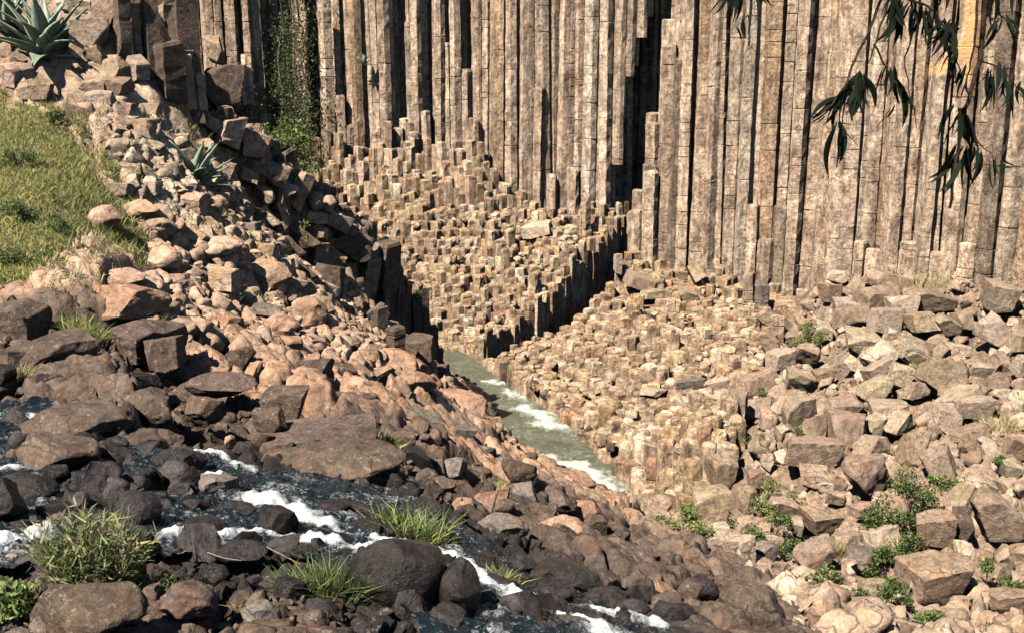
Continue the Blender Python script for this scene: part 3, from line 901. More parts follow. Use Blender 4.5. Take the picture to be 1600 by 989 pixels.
TERR = [(838,360,44,22,'s','p',-12),(880,364,40,14,'s','p',-10),(1090,436,64,20,'c','t',58),(1003,442,56,24,'s','t',18),(1018,462,34,16,'a','p',0),(915,342,16,62,'c','t',0),(988,355,20,34,'c','p',0),(966,414,16,30,'c','p',0),(1012,596,28,26,'a','t',-30),
 (1076,604,52,22,'a','g',-8),(1120,604,44,22,'a','p',-18),(1022,616,44,22,'r','p',0),(1075,463,30,22,'a','t',0),(1170,455,20,50,'c','t',-4),(1135,385,18,80,'c','o',0),(1215,400,22,60,'c','t',0),(1190,470,24,44,'c','g',0)]
NEAR = [(120,668,172,62,'r','b',0),(93,716,132,62,'r','b',8),(250,688,74,34,'r','b',0),(275,724,92,42,'r','k',0),(42,772,94,52,'r','k',10),(87,752,44,46,'r','k',0),(214,804,84,72,'r','k',0),(329,762,84,38,'r','g',0),(233,642,104,66,'r','b',0),
 (157,612,98,42,'r','b',0),(217,597,62,28,'a','k',12),(346,608,112,48,'r','b',0),(323,645,62,50,'r','b',0),(360,693,18,26,'r','o',0),(34,468,84,34,'r','o',0),(30,505,80,56,'a','b',0),(180,478,156,56,'r','o',0),(232,480,60,44,'r','o',10),
 (185,443,94,38,'r','w',-10),(178,404,64,36,'r','w',0),(91,453,36,30,'r','t',0),(257,410,54,44,'r','w',0),(222,335,70,38,'r','w',0),(165,345,48,40,'r','w',0),(295,322,58,34,'a','w',0),(332,392,98,38,'r','w',-8),(298,372,64,30,'r','w',0),
 (248,362,54,36,'r','w',0),(245,388,48,18,'r','w',0),(367,410,36,24,'r','w',0),(410,400,44,34,'a','w',0),(420,435,74,54,'r','w',0),(458,457,64,42,'r','w',0),(267,448,74,34,'r','w',0),(345,446,54,44,'a','w',0),(486,497,54,60,'r','o',0),
 (436,515,64,44,'r','o',0),(408,487,64,22,'r','g',8),(445,545,60,36,'r','o',0),(95,560,126,64,'r','b',-10),(147,580,80,42,'r','b',0),(226,538,124,64,'r','b',0),(256,562,64,60,'a','b',0),(40,562,44,36,'a','b',0),(6,595,40,46,'r','k',0),
 (80,600,44,34,'r','k',0),(373,565,54,42,'a','b',0),(355,515,54,44,'r','o',0),(494,686,190,38,'s','b',-3),(515,725,240,60,'r','b',0),(450,637,70,56,'a','b',0),(425,662,54,46,'a','b',0),(485,584,70,42,'a','b',0),(566,565,54,34,'r','o',0),
 (616,574,76,50,'r','o',10),(638,602,86,44,'r','o',10),(541,590,38,42,'a','b',0),(572,607,38,22,'a','g',0),(550,625,84,20,'s','b',0),(626,626,40,26,'a','g',0),(663,662,64,38,'a','g',10),(682,684,44,34,'a','b',10),(720,681,44,38,'a','g',20),
 (722,642,76,52,'r','o',15),(750,672,54,30,'r','o',10),(811,690,44,30,'r','p',0),(754,710,44,28,'r','g',0),(707,731,50,30,'r','g',0),(629,697,54,42,'a','b',0),(651,719,44,38,'a','k',0),(748,742,44,24,'r','b',0),(786,725,44,32,'r','g',0),
 (811,743,64,42,'r','b',20),(667,747,38,30,'r','b',0),(723,794,36,28,'a','o',0),(757,789,48,40,'a','o',0),(783,781,30,38,'a','o',0),(820,778,48,48,'a','g',0),(786,828,84,40,'r','g',8),(844,728,64,34,'r','o',15),(888,757,84,38,'r','o',15),
 (926,774,54,32,'r','b',10),(875,787,64,42,'r','b',10),(876,832,84,52,'r','o',0),(926,828,44,42,'a','b',0),(622,900,158,144,'o','k',0),(718,928,68,116,'o','k',0),(574,828,54,32,'r','k',0),(436,820,64,62,'r','k',0),(456,932,56,62,'r','k',0),  # big round boulder: tree shade is put into its wet black colour
 (816,884,54,40,'r','k',0),(884,904,124,54,'r','k',8),(952,942,84,52,'r','k',10),(991,872,84,40,'r','b',10),(926,858,74,28,'s','b',8),(1008,932,54,34,'r','k',0),(1045,879,64,34,'r','b',22),(1008,907,96,22,'s','p',32),(1053,936,74,20,'s','o',32),
 (1174,946,112,66,'r','b',22),(1098,920,56,40,'r','k',0),(1081,878,54,24,'r','b',8),(140,968,200,88,'r','b',0),(295,950,96,76,'r','b',0),(408,968,64,54,'r','g',0),(30,872,54,28,'r','g',-15),(332,902,54,44,'r','k',0),(377,868,84,42,'r','k',0),
 (318,828,74,38,'r','k',0),(93,822,54,42,'r','b',0),(5,795,70,92,'r','k',0),(500,960,64,50,'r','k',0),(560,800,56,34,'r','k',0),(660,800,60,40,'r','k',0),(520,800,60,34,'r','k',0),(480,865,50,28,'r','k',0),(370,800,60,30,'r','k',0),(300,795,50,30,'r','k',0),(150,790,60,36,'r','k',0),(610,835,40,26,'r','k',0),(700,845,44,30,'r','k',0),(760,875,40,26,'r','k',0),(845,706,30,14,'r','k',0),(932,716,24,18,'r','k',0),(922,702,32,12,'r','k',0),
 (700,615,26,24,'a','b',0),(716,600,22,22,'a','b',0),(728,622,24,22,'a','t',0),(745,640,28,20,'a','b',0),(690,585,24,26,'a','b',0),(770,660,30,18,'a','t',0),(790,672,30,18,'a','b',0),(735,606,20,18,'a','t',0),(1130,965,80,40,'r','b',18),(1060,965,60,40,'r','k',0),
 (520,575,40,26,'r','o',0),(600,640,44,20,'r','b',0),(690,760,50,30,'r','b',0),(840,800,46,30,'r','b',0),(960,835,50,30,'r','b',0),(910,800,44,30,'r','o',0)]
LEDGE = [(144,69,60,60,'a','t',0),(170,25,44,44,'a','t',0),(120,10,50,26,'a','p',0),(213,52,27,92,'c','t',2),(192,45,26,120,'c','b',2),(237,68,28,120,'c','b',-2),(262,54,32,74,'c','t',4),(288,72,42,118,'c','b',0),(255,2,110,50,'a','b',0),
 (290,138,25,78,'c','t',-2),(313,158,19,66,'c','t',0),(264,120,44,84,'c','b',0),(337,84,26,44,'a','t',0),(356,148,58,72,'a','b',0),(216,116,32,44,'c','t',6),(183,116,38,38,'a','t',0),(187,145,38,38,'a','t',0),(150,140,38,32,'a','t',0),
 (194,180,40,30,'a','o',0),(232,186,38,40,'a','t',0),(216,208,64,36,'a','t',0),(154,162,44,34,'a','p',0),(360,210,44,54,'c','p',20),(330,196,38,30,'a','t',20),(396,232,48,46,'a','t',20),(427,274,44,30,'a','t',15),(471,302,28,56,'c','t',25),
 (414,308,38,28,'a','p',0),(418,341,46,18,'c','p',140),(441,339,20,38,'c','t',-15),(390,367,38,34,'a','g',0),(416,397,44,36,'a','p',15),(392,340,44,28,'a','b',0),(447,383,70,28,'c','b',135),(470,372,66,26,'c','b',132),(497,397,28,32,'c','t',10),
 (489,341,40,20,'a','t',20),(526,349,46,30,'a','t',25),(521,410,38,28,'a','t',20),(566,353,18,28,'c','g',0),(574,432,34,54,'c','t',12),(602,422,40,74,'c','b',8),(550,392,62,54,'a','b',20),(534,450,18,36,'c','o',5),(465,424,64,34,'c','b',130),(513,440,54,44,'a','b',10),
 (605,482,24,56,'c','b',3),(630,500,22,74,'c','b',2),(647,510,24,86,'c','b',0),(662,514,20,104,'c','b',-2),(593,515,24,62,'c','b',2),(652,556,54,60,'a','b',0),(573,536,46,30,'r','p',8),(530,541,64,34,'r','p',0),(508,458,44,34,'a','p',25),(559,478,28,26,'a','t',10),
 (545,516,28,26,'r','t',0),(496,488,54,50,'r','t',0),(618,545,30,60,'c','b',0),(676,545,18,60,'c','b',0),(280,225,36,28,'a','t',0),(255,250,40,28,'a','t',10),(320,235,40,26,'a','t',0),(290,300,44,24,'a','p',0),(350,270,40,30,'a','t',10),(365,300,40,28,'a','p',20),(345,330,44,28,'a','b',10),
 (440,420,40,30,'a','p',0),(480,440,44,30,'a','t',20),(385,280,36,28,'a','t',20),(450,300,34,26,'a','p',30),(500,365,36,22,'a','t',25),(170,230,46,30,'a','t',0),(130,180,44,30,'a','t',0),(60,150,50,30,'a','t',0),(20,120,50,36,'a','t',0),(200,270,40,26,'a','t',0),(230,300,44,26,'a','p',0),(185,300,40,24,'a','p',0),(310,190,30,30,'a','b',0),(345,185,34,26,'a','b',0)]

# ---- wording: what sets one rock apart from the next
MARKS = [(75,70,'the agave above the grassy slope'),(20,25,'the agave cut by the picture edge'),(305,265,'the agave among the grey blocks'),(455,150,'the green creeper on the cliff'),(80,300,'the grassy slope'),(622,898,'the big round black boulder'),(150,860,'the leafy clump of reeds by the stream'),
 (500,705,'the long flat shelf rock'),(820,650,'the river rapids'),(900,700,'the lower river pool'),(930,765,'the last rapids of the river'),(1065,815,'the bright green bush at the river mouth'),(1420,790,'the leafy bush on the boulder slope'),(1385,880,'the bush below the pale slab'),
 (1270,930,'the bush near the brown slab'),(1352,748,'the rounded dome boulder'),(1457,912,'the huge square block'),(1555,815,'the tall layered grey block'),(1475,592,'the speckled square boulder'),(1548,521,'the bright white block under the cliff'),(1388,440,'the slab leaning at the cliff foot'),
 (1265,712,'the broad layered boulder'),(1090,436,'the fallen column'),(800,575,'the mouth of the dark gully'),(960,330,'the dark cleft'),(640,510,'the dark column cluster above the river'),(262,54,'the standing columns below the cliff'),(180,478,'the orange hump rock'),(130,510,'the tall grass behind the orange hump'),
 (360,740,'the upper chute of the stream'),(490,820,'the white chute of the stream'),(870,960,'the lowest white water'),(30,870,'the blue pool beside the reeds'),(60,670,'the small upper waterfall'),(650,820,'the grass clump behind the round black boulder'),(505,905,'the dark grass beside the round black boulder'),(1174,946,'the smooth brown slab'),
 (470,355,'the weedy gap in the blocks'),(280,465,'the green weeds below the tan rocks'),(740,745,'the dry grass patch above the stream'),(1230,780,'the low bush under the layered boulder'),(590,700,'the grass on the shelf rock'),(930,860,'the wet rocks right beside the stream'),(1200,470,'the tilted column pieces'),(1560,700,'the bare gravel at the picture edge')]
CN = dict(w='tan', p='pale', t='tan', o='orange', b='brown', k='black', g='grey')
SN = dict(a='angular', r='rounded', o='round', s='flat', c='six-sided', q='upright')
seen = {}
def rel(px, py, m):
    dx, dy = px - m[0], py - m[1]
    if math.hypot(dx, dy) < 6:
        return None
    a = math.degrees(math.atan2(dy, dx))
    return ['right of', 'below and right of', 'below', 'below and left of', 'left of', 'above and left of', 'above', 'above and right of'][int(((a + 22.5) % 360) // 45)]
def rock_label(px, py, w, h, kind, c, roll, noun):
    size = w * h
    sw = 'huge' if size > 7000 else 'large' if size > 3000 else 'middling' if size > 1500 else 'small'
    form = SN[kind]
    if kind == 'c':
        form = ('leaning ' if 8 < abs(roll) < 172 and abs(roll) < 80 else 'toppled ' if abs(roll) >= 80 or 40 < abs(roll) < 140 else 'upright ') + 'six-sided'
    elif w > 2 * h:
        form = 'long ' + form
    elif h > 1.25 * w:
        form = 'tall ' + form
    ms = sorted(MARKS, key=lambda m: math.hypot(px - m[0], py - m[1]))
    for m in ms[:9]:
        r = rel(px, py, m)
        if r is None:
            continue
        near = math.hypot(px - m[0], py - m[1])
        t = f"{sw} {CN[c]} {form} {noun} " + ('just ' if near < 45 else '') + f"{r} {m[2]}"
        if len(t.split()) <= 16 and t not in seen:
            seen[t] = 1
            return t
    return t
footprints = []
def place_rock(spec, name, noun, cat, group, zone, wet=False):
    px, py, w, h, kind, c, roll = spec
    if kind == 'c' and zone == 'ledge' and abs(roll) < 20:
        kind = 'q'; w *= 1.15
    q = hit(px, py + h * .34)
    s = pxm(q[1])
    W, H = w * s, h * s
    if kind == 'c' and abs(roll) > 80:
        L, T = w * s, h * s
        T = T * 1.05
        dims = (T, T, L)
    elif kind in 'cq':
        dims = (W, W * .95, H * 1.12)
    elif kind == 's' and abs(roll) > 80:
        dims = (max(W, H), max(W, H) * .6, min(W, H) * .55)
    else:
        ct, st_ = 1, 0
        dims = (W * 1.04, (W * .55 + H * .45) * (.95 if kind != 's' else 1.0), H * (1.0 if kind == 'a' else .95))
    cpos = P(px, py, q[1] + (.12 * dims[1] if kind not in 'cq' else 0))
    cpos = cpos + np.array([0, 0, (.10 if kind == 'a' else .13 if kind == 'r' else .06) * dims[2]])
    v = random.randrange(len(VAR[kind]))
    mat = 'wet' if wet else ('prism' if kind in 'cq' else 'boulder')
    o = link(name, variant(kind, v, mat), label=rock_label(px, py, w, h, kind, c, roll if abs(roll) < 90 else roll - 0, noun), cat=cat, group=group, kind='thing')
    yaw = random.choice((0, 180)) + random.uniform(-14, 14) if kind not in 'cq' else random.uniform(0, 60) if kind == 'c' else random.uniform(-9, 3)
    rl = roll if not (kind == 'c' and abs(roll) > 80) else roll - 0
    rx = random.uniform(-9, 9) if kind not in 'cq' else random.uniform(-4, 6)
    rot = Matrix.Rotation(R(rl if kind in 'cq' else (roll - 90 if kind == 's' and abs(roll) > 80 else roll)), 4, 'Y') @ Matrix.Rotation(R(rx), 4, 'X') @ Matrix.Rotation(R(yaw), 4, 'Z')
    o.matrix_world = Matrix.Translation(Vector(cpos)) @ rot @ Matrix.Diagonal((*dims, 1))
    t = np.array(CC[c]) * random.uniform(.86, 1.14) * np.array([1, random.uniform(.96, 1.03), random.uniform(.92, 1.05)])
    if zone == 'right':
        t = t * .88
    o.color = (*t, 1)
    footprints.append((cpos[0], cpos[1], .5 * max(dims[0], dims[1])))
    return o
for q in RIGHT:
    place_rock(q, 'boulder', 'boulder', 'boulder', 'boulders on the talus slope under the cliff', 'right')
for q in TERR:
    if q[4] == 'c':
        place_rock(q, 'column_piece', 'basalt column piece', 'rock column', 'loose column pieces', 'terrace')
    else:
        place_rock(q, 'boulder', 'boulder', 'boulder', 'loose rocks lying on the column terraces', 'terrace')
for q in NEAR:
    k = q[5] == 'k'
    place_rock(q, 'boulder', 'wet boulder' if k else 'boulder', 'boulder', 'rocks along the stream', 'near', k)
for q in LEDGE:
    if q[4] == 'c':
        place_rock(q, 'column_piece', 'basalt column piece', 'rock column', 'loose column pieces', 'ledge')
    else:
        place_rock(q, 'boulder', 'block', 'boulder', 'blocks on the ledge above the river', 'ledge')

# ---- rubble: stones too many to count
R1 = [rock('a', 1, 50 + i) for i in range(8)]; R2 = [rock('a', 2, 80 + i) for i in range(10)] + [rock('r', 2, 120 + i) for i in range(5)]
def rand_rot(n):
    q = rng.normal(size=(n, 4)); q /= np.linalg.norm(q, axis=1)[:, None]
    w, x, y, z = q.T
    return np.stack([1-2*(y*y+z*z), 2*(x*y-z*w), 2*(x*z+y*w), 2*(x*y+z*w), 1-2*(x*x+z*z), 2*(y*z-x*w), 2*(x*z-y*w), 2*(y*z+x*w), 1-2*(x*x+y*y)], -1).reshape(n, 3, 3)
def rubble(name, label, poly_px, n, smin, smax, power, tintfn, sink=.15, avoid_stream=True, river_gap=1.6):
    poly = [tuple(hit(a, b)[:2]) for a, b in poly_px]
    xs, ys = zip(*poly)
    S = Soup(); k = 0; tries = 0
    X = []; Y = []
    while k < n and tries < 60:
        x = rng.uniform(min(xs), max(xs), 4000); y = rng.uniform(min(ys), max(ys), 4000)
        m = inside(poly, x, y) & (~inside(grass_poly, x, y) | (rng.random(len(x)) < .1))
        m &= polyline_dist(TRENCH, x, y)[0] > 1.3
        m &= polyline_dist(RIVER, x, y)[0] > river_gap
        m &= ~((polyline_dist(LEDGE_CUT, x, y)[0] < 1.2) & (x < -1.9) & (polyline_dist(LEDGE_CUT, x, y)[1] < 0))
        if avoid_stream:
            m &= ~inside(stream_poly, x, y)
        X.append(x[m]); Y.append(y[m]); k += m.sum(); tries += 1
    X = np.concatenate(X)[:n]; Y = np.concatenate(Y)[:n]
    Z0 = surf(X, Y)
    Z = detail(X, Y, Z0)[0]
    ter = inside(poly_TL, X, Y) | inside(poly_TR, X, Y) | on_ledge(X, Y)
    Z = np.where(ter, Z0, np.minimum(Z, Z0 + .1))
    sz = smin + (smax - smin) * rng.random(len(X)) ** power
    T = tintfn(X, Y); rots = rand_rot(len(X))
    for i in range(len(X)):
        V, F = random.choice(R2 if sz[i] * FPX / Y[i] > 11 else R1)
        V = (V * (rng.uniform(.8, 1.35, 3) * (1, 1, .8))) @ rots[i].T * sz[i]
        S.add(V + (X[i], Y[i], Z[i] + sz[i] * sink), F, T[i] * rng.uniform(.75, 1.2))
    return link(name, S.mesh(name, M['rubble']), label=label, kind='stuff')
def zt(X, Y):
    c = zone_col(X, Y)
    return c
rubble('rubble', 'loose tan stones filling the gaps of the boulder slope', [(1130,850),(1170,700),(1190,560),(1240,490),(1300,445),(1450,430),(1640,430),(1820,470),(1820,1010),(1260,1010),(1150,900)], 1800, .08, .62, 1.7, lambda X, Y: np.where(rng.random((len(X), 1)) < .2, np.array([PALE]), np.array([TAN])))
rubble('rubble', 'broken stones scattered over the bank between ridge and stream', [(110,90),(170,110),(300,235),(460,330),(600,420),(640,560),(740,650),(640,640),(520,600),(300,540),(180,540),(260,420),(200,300)], 2500, .08, .45, 2.0, zt)
rubble('rubble', 'dark stones along the edge of the stream', [(-160,480),(200,500),(400,560),(560,640),(720,720),(860,800),(1000,850),(1120,920),(1220,990),(1000,1000),(700,820),(400,720),(200,660),(-160,640)], 430, .05, .3, 2.0, zt)
rubble('rubble', 'loose pale stones strewn over the column terraces', [(570,320),(700,305),(960,350),(1000,410),(1180,460),(1180,580),(1100,700),(1010,740),(900,610),(840,560),(700,540),(640,450)], 160, .08, .3, 1.6, lambda X, Y: np.where(rng.random((len(X), 1)) < .6, np.array([PALE]), np.array([TAN])), .3)
rubble('rubble', 'small stones between the rocks at the near edge of the stream', [(-200,1000),(-200,900),(260,890),(450,880),(560,910),(640,1000)], 500, .03, .14, 2.0, zt)

rubble('rubble', 'jagged broken blocks heaped along the dark ledge', [(330,190),(380,190),(420,230),(500,310),(580,380),(650,470),(690,560),(610,540),(520,450),(430,370),(360,290)], 130, .16, .62, 1.3, lambda X, Y: np.where(rng.random((len(X), 1)) < .7, np.array([TAN]), np.array([GRY])), .25)
rubble('rubble', 'brown stones lining the near bank of the river', [(690,572),(720,588),(800,655),(830,697),(900,750),(975,785),(930,800),(850,750),(760,690),(690,620)], 300, .10, .40, 1.4, lambda X, Y: np.array([OCH, BRN, TAN])[rng.integers(0, 3, len(X))], .25, True, .55)
rubble('rubble', 'wet tan stones lining the far bank of the river', [(795,588),(850,612),(890,652),(955,712),(992,768),(962,768),(928,705),(868,650),(815,605)], 150, .10, .36, 1.4, lambda X, Y: np.array([OCH, BRN, GRY])[rng.integers(0, 3, len(X))] * .9, .2, True, .5)
def dark_wet(X, Y):
    return np.tile(np.array(BLK), (len(X), 1)) * rng.uniform(.6, 2.2, (len(X), 1))
o = rubble('rubble', 'black wet stones in the bed of the stream', [(0,650),(200,695),(400,745),(640,790),(760,860),(950,950),(1050,989),(900,1000),(660,985),(560,900),(430,865),(270,880),(0,900)], 560, .08, .34, 1.6, dark_wet, .1, False)
o.data.materials[0] = M['wetstone']

# ------------------------------------------------------------------ plants
def frame_of(d):
    d = d / np.linalg.norm(d)
    a = np.cross(d, (0, 0, 1.0))
    a = a / (np.linalg.norm(a) + 1e-9)
    return d, a, np.cross(a, d)
def blades(bases, dirs, lens, wid, bend, cols):
    """grass blades, three faces each, all at once"""
    n = len(bases)
    d = dirs / np.linalg.norm(dirs, axis=1)[:, None]
    side = np.cross(d, rng.normal(size=(n, 3))); side /= np.linalg.norm(side, axis=1)[:, None] + 1e-9
    out = rng.normal(size=(n, 3)) * (1, 1, 0); out /= np.linalg.norm(out, axis=1)[:, None] + 1e-9
    L = lens[:, None]; w = np.asarray(wid).reshape(-1, 1) * np.ones((n, 1)); b = np.asarray(bend).reshape(-1, 1) * np.ones((n, 1))
    mid = bases + d * L * .55 + out * L * b * .25
    tip = bases + d * L * (1 - .25 * b) + out * L * b * .8
    V = np.stack([bases - side * w * .5, bases + side * w * .5, mid - side * w * .42, mid + side * w * .42, tip], 1).reshape(-1, 3)
    o = np.arange(n)[:, None] * 5
    F = np.concatenate([o + (0, 1, 3), o + (0, 3, 2), o + (2, 3, 4)], 0)
    return V, F, np.repeat(cols, 5, 0)
def leaves(cent, size, cols, up=.35, asp=.5):
    n = len(cent)
    d = rng.normal(size=(n, 3)); d /= np.linalg.norm(d, axis=1)[:, None]
    nn = rng.normal(size=(n, 3)) + (0, 0, up * 3); s = np.cross(d, nn); s /= np.linalg.norm(s, axis=1)[:, None] + 1e-9
    fold = np.cross(s, d)
    L = np.asarray(size).reshape(-1, 1) * np.ones((n, 1))
    V = np.stack([cent - d * L * .5, cent + s * L * asp * .5 + fold * L * .1, cent + d * L * .5, cent - s * L * asp * .5 + fold * L * .1], 1).reshape(-1, 3)
    o = np.arange(n)[:, None] * 4
    return V, np.concatenate([o + (0, 1, 2), o + (0, 2, 3)], 0), np.repeat(cols, 4, 0)
YEL, GRN, DGR, DRY, BRI = np.array([.48, .46, .15]), np.array([.20, .25, .08]), np.array([.045, .075, .03]), np.array([.36, .29, .15]), np.array([.15, .21, .05])
def mixcols(n, pal):
    c = np.array(pal)[rng.integers(0, len(pal), n)]
    return c * rng.uniform(.65, 1.3, (n, 1)) * rng.uniform(.92, 1.08, (n, 3))

# ---- short grass of the slope: nobody could count it
xs, ys = zip(*grass_poly)
X = rng.uniform(min(xs), max(xs), 260000); Y = rng.uniform(min(ys), max(ys), 260000)
ed = fbm(X, Y, 1.6, 2)
m = inside(grass_poly, X + .4 * ed, Y + .5 * fbm(X, Y, 2.2, 12)) & (X > -14)
X, Y = X[m][:60000], Y[m][:60000]
Z = detail(X, Y, ground(X, Y))[0]
pat = fbm(X, Y, .9, 5) + .6 * fbm(X, Y, 2.7, 8)
dens = rng.random(len(X)) < np.clip(.65 + .5 * pat, .12, 1)
X, Y, Z, pat = X[dens], Y[dens], Z[dens], pat[dens]
n = len(X)
cols = np.where((pat + rng.normal(0, .4, n) > .1)[:, None], mixcols(n, [YEL, YEL * (1.05, 1, .8), DRY, GRN * 1.3]), mixcols(n, [GRN, GRN * 1.2, YEL * .8, DGR]))
d = np.c_[rng.normal(0, .45, n), rng.normal(0, .45, n), np.ones(n)]
V, F, C = blades(np.c_[X, Y, Z - .01], d, rng.uniform(.05, .17, n) * (1 + .7 * (pat < -.3)), rng.uniform(.008, .016, n), rng.uniform(.2, .9, n), cols)
ex = [(V, F, C)]; base_n = len(V)
for k in range(75):                                     # stray clumps among the stones
    q = hit(rng.uniform(90, 470), rng.uniform(170, 480))
    if q[1] > 24:
        continue
    nn = int(rng.integers(40, 130)); rr = rng.uniform(.08, .3)
    bx_ = q[0] + rng.normal(0, rr, nn); by_ = q[1] + rng.normal(0, rr, nn)
    b_ = np.c_[bx_, by_, detail(bx_, by_, ground(bx_, by_))[0] + .03]
    v_, f_, c_ = blades(b_, np.c_[rng.normal(0, .5, nn), rng.normal(0, .5, nn), np.ones(nn)], rng.uniform(.08, .26, nn), rng.uniform(.008, .016, nn), rng.uniform(.2, .9, nn), mixcols(nn, [YEL, GRN, GRN, DRY]))
    ex.append((v_, f_ + base_n, c_)); base_n += len(v_)
V, F, C = (np.concatenate([e[i] for e in ex]) for i in range(3))
link('grass', mesh_np('grass', V, F, M['grass'], C), label='yellow green short grass on the slope', kind='stuff')

# ---- bushes
def bush(name, label, px, py, w, h, Y=None, dens=1.0, pal=(GRN, GRN * 1.25, DGR, BRI), leaf=.075, cat='bush', group='bushes between the boulders', stems=True, deep=.8):
    q = hit(px, py + h * .45) if Y is None else P(px, py + h * .45, Y)
    s = pxm(q[1]); W, H = w * s, h * s
    root = empty(name, q, label=label, cat=cat, group=group, kind='thing')
    nb = max(5, int(5 + W * H * 7))
    cl = []
    for k in range(nb):
        a = rng.uniform(0, 2 * math.pi); r = math.sqrt(rng.random())
        hh = rng.uniform(.12, .92) * (1 - .35 * r * r)
        cl.append((W * .46 * r * math.cos(a), W * .46 * deep * r * math.sin(a) + .1 * H, H * hh, rng.uniform(.11, .24) * min(W, H) + .05))
    cen, col_ = [], []
    for (x, y, z, r) in cl:
        nl = int(dens * (60 + 900 * r * r / (leaf / .075) ** 2))
        v = rng.normal(size=(nl, 3)); v /= np.linalg.norm(v, axis=1)[:, None]
        v *= (r * rng.random(nl) ** .4)[:, None] * (1.1, 1.1, .8)
        cen.append(v + (x, y, z)); col_.append(mixcols(nl, pal) * rng.uniform(.75, 1.2))
    cen = np.concatenate(cen); col_ = np.concatenate(col_)
    V, F, C = leaves(cen, leaf * rng.uniform(.6, 1.3, len(cen)), col_)
    link('foliage', mesh_np('foliage', V, F, M['leaf'], C), root)
    if stems:
        S = Soup()
        for (x, y, z, r) in cl:
            V, F = tube([(0, .05 * H, -.05), (x * .45, y * .5, z * .55), (x, y, z)], [.014, .010, .005], 5)
            S.add(V, F, (.10, .07, .045))
        link('stems', S.mesh('stems', M['rubble']), root)
    return root
def tube(pts, rad, n=6):
    pts = [np.array(p, float) for p in pts]
    V, F = [], []
    for i, p in enumerate(pts):
        t = pts[min(i + 1, len(pts) - 1)] - pts[max(i - 1, 0)]
        t, a, b = frame_of(t)
        V += [p + rad[i] * (a * math.cos(q) + b * math.sin(q)) for q in np.linspace(0, 2 * math.pi, n + 1)[:-1]]
    for i in range(len(pts) - 1):
        for k in range(n):
            j = (k + 1) % n
            F += [(i * n + k, i * n + j, (i + 1) * n + j), (i * n + k, (i + 1) * n + j, (i + 1) * n + k)]
    return np.array(V), np.array(F)
BUSH = [(1065,820,86,46,'wide bright green bush on the tan rocks at the river mouth',1.3),(1425,782,56,74,'tall leafy bush beside the rounded dome boulder on the slope',1.2),(1378,806,54,44,'low leafy bush directly below the rounded dome boulder',1),
 (1385,876,42,62,'dark green bush right of the leaning grey slab',1),(1402,935,44,62,'bush left of the huge square block at the slope foot',.9),(1262,930,84,52,'spreading dark bush above the smooth brown slab',1),(1305,968,64,44,'bush at the lower picture edge below the spreading dark one',1),
 (1216,780,74,42,'low green bush under the broad layered boulder',1),(1208,826,54,40,'dark bush between small tan boulders below the layered one',1),(1130,818,26,28,'tiny bush at the foot of the tall tan wall block',.8),(1196,625,20,34,'small upright weed above the left edge of the boulder slope',.8),
 (1268,526,38,34,'green weed clump beside the black hollow under the cliff',.9),(1246,688,26,30,'weed growing in the crack beside the wedge boulder',.9),(1483,757,60,26,'weeds hanging below the dark ledge on the slope',.9),(1541,905,26,54,'narrow green bush below the tall layered block',1),
 (1590,912,34,34,'bush cut by the picture edge beside the layered block',.9),(1448,974,76,40,'bush at the lower picture edge under the huge square block',1),(1236,862,34,30,'grey green bush beside the smooth grey boulder',.8),(1561,722,16,28,'thin weed on the bare gravel near the picture edge',.8),
 (1480,398,34,20,'dry green weed on the slab at the cliff foot',.7),(1330,938,54,30,'low bush under the toppled tan block near the lower edge',1),(1292,900,36,28,'small bush above the spreading dark one by the brown slab',.9),(1352,980,60,26,'bush at the lower picture edge left of the huge square block',1),(1420,850,40,40,'bush between the wedge boulder and the leaning grey slab',1),(1180,690,26,24,'tiny weed at the edge where columns meet boulders',.8),(1530,982,60,28,'leafy weed in the lower corner of the boulder slope',.9)]
for k, (px, py, w, h, lb, dn) in enumerate(BUSH):
    bush('bush', lb, px, py - 2, w * 1.3, h * 1.35, dens=dn * 1.4, pal=(GRN, GRN * 1.3, BRI, YEL * .7) if k in (0, 7, 11, 13) else (GRN, DGR, GRN * .8, BRI * .8), leaf=.07)
bush('bush', 'green bush behind the ridge blocks at the foot of the creeper', 448, 232, 96, 96, Y=41, dens=.8, leaf=.13, group='bushes between the boulders')
bush('bush', 'weedy green clump growing in the gap of the grey blocks', 478, 360, 52, 34, pal=(GRN, BRI, YEL), leaf=.07)
bush('bush', 'green tuft on top of the dark column cluster', 642, 462, 34, 18, leaf=.06, dens=.8)
bush('bush', 'dark shrub beside the upper agave on the slope', 78, 185, 54, 26, pal=(DGR, DGR * .8, GRN * .6), leaf=.06)
for px, py, w, h, lb in [(40,330,70,34,'dark green herb clump in the middle of the grassy slope'),(95,350,60,30,'herb clump at the lower side of the grassy slope'),(20,400,60,34,'herb clump above the dark hollow in the grass'),(30,250,50,26,'herb clump high on the grassy slope'),(75,410,70,34,'brown green herb clump over the dark hollow')]:
    bush('bush', lb, px, py, w, h, pal=(GRN, DGR, GRN * .8), leaf=.045, dens=1.3, group='herb clumps on the grassy slope')
bush('bush', 'round leafy plant in the lower corner beside the pool', 32, 940, 96, 84, pal=(BRI, GRN, GRN * 1.2), leaf=.045, dens=1.5)
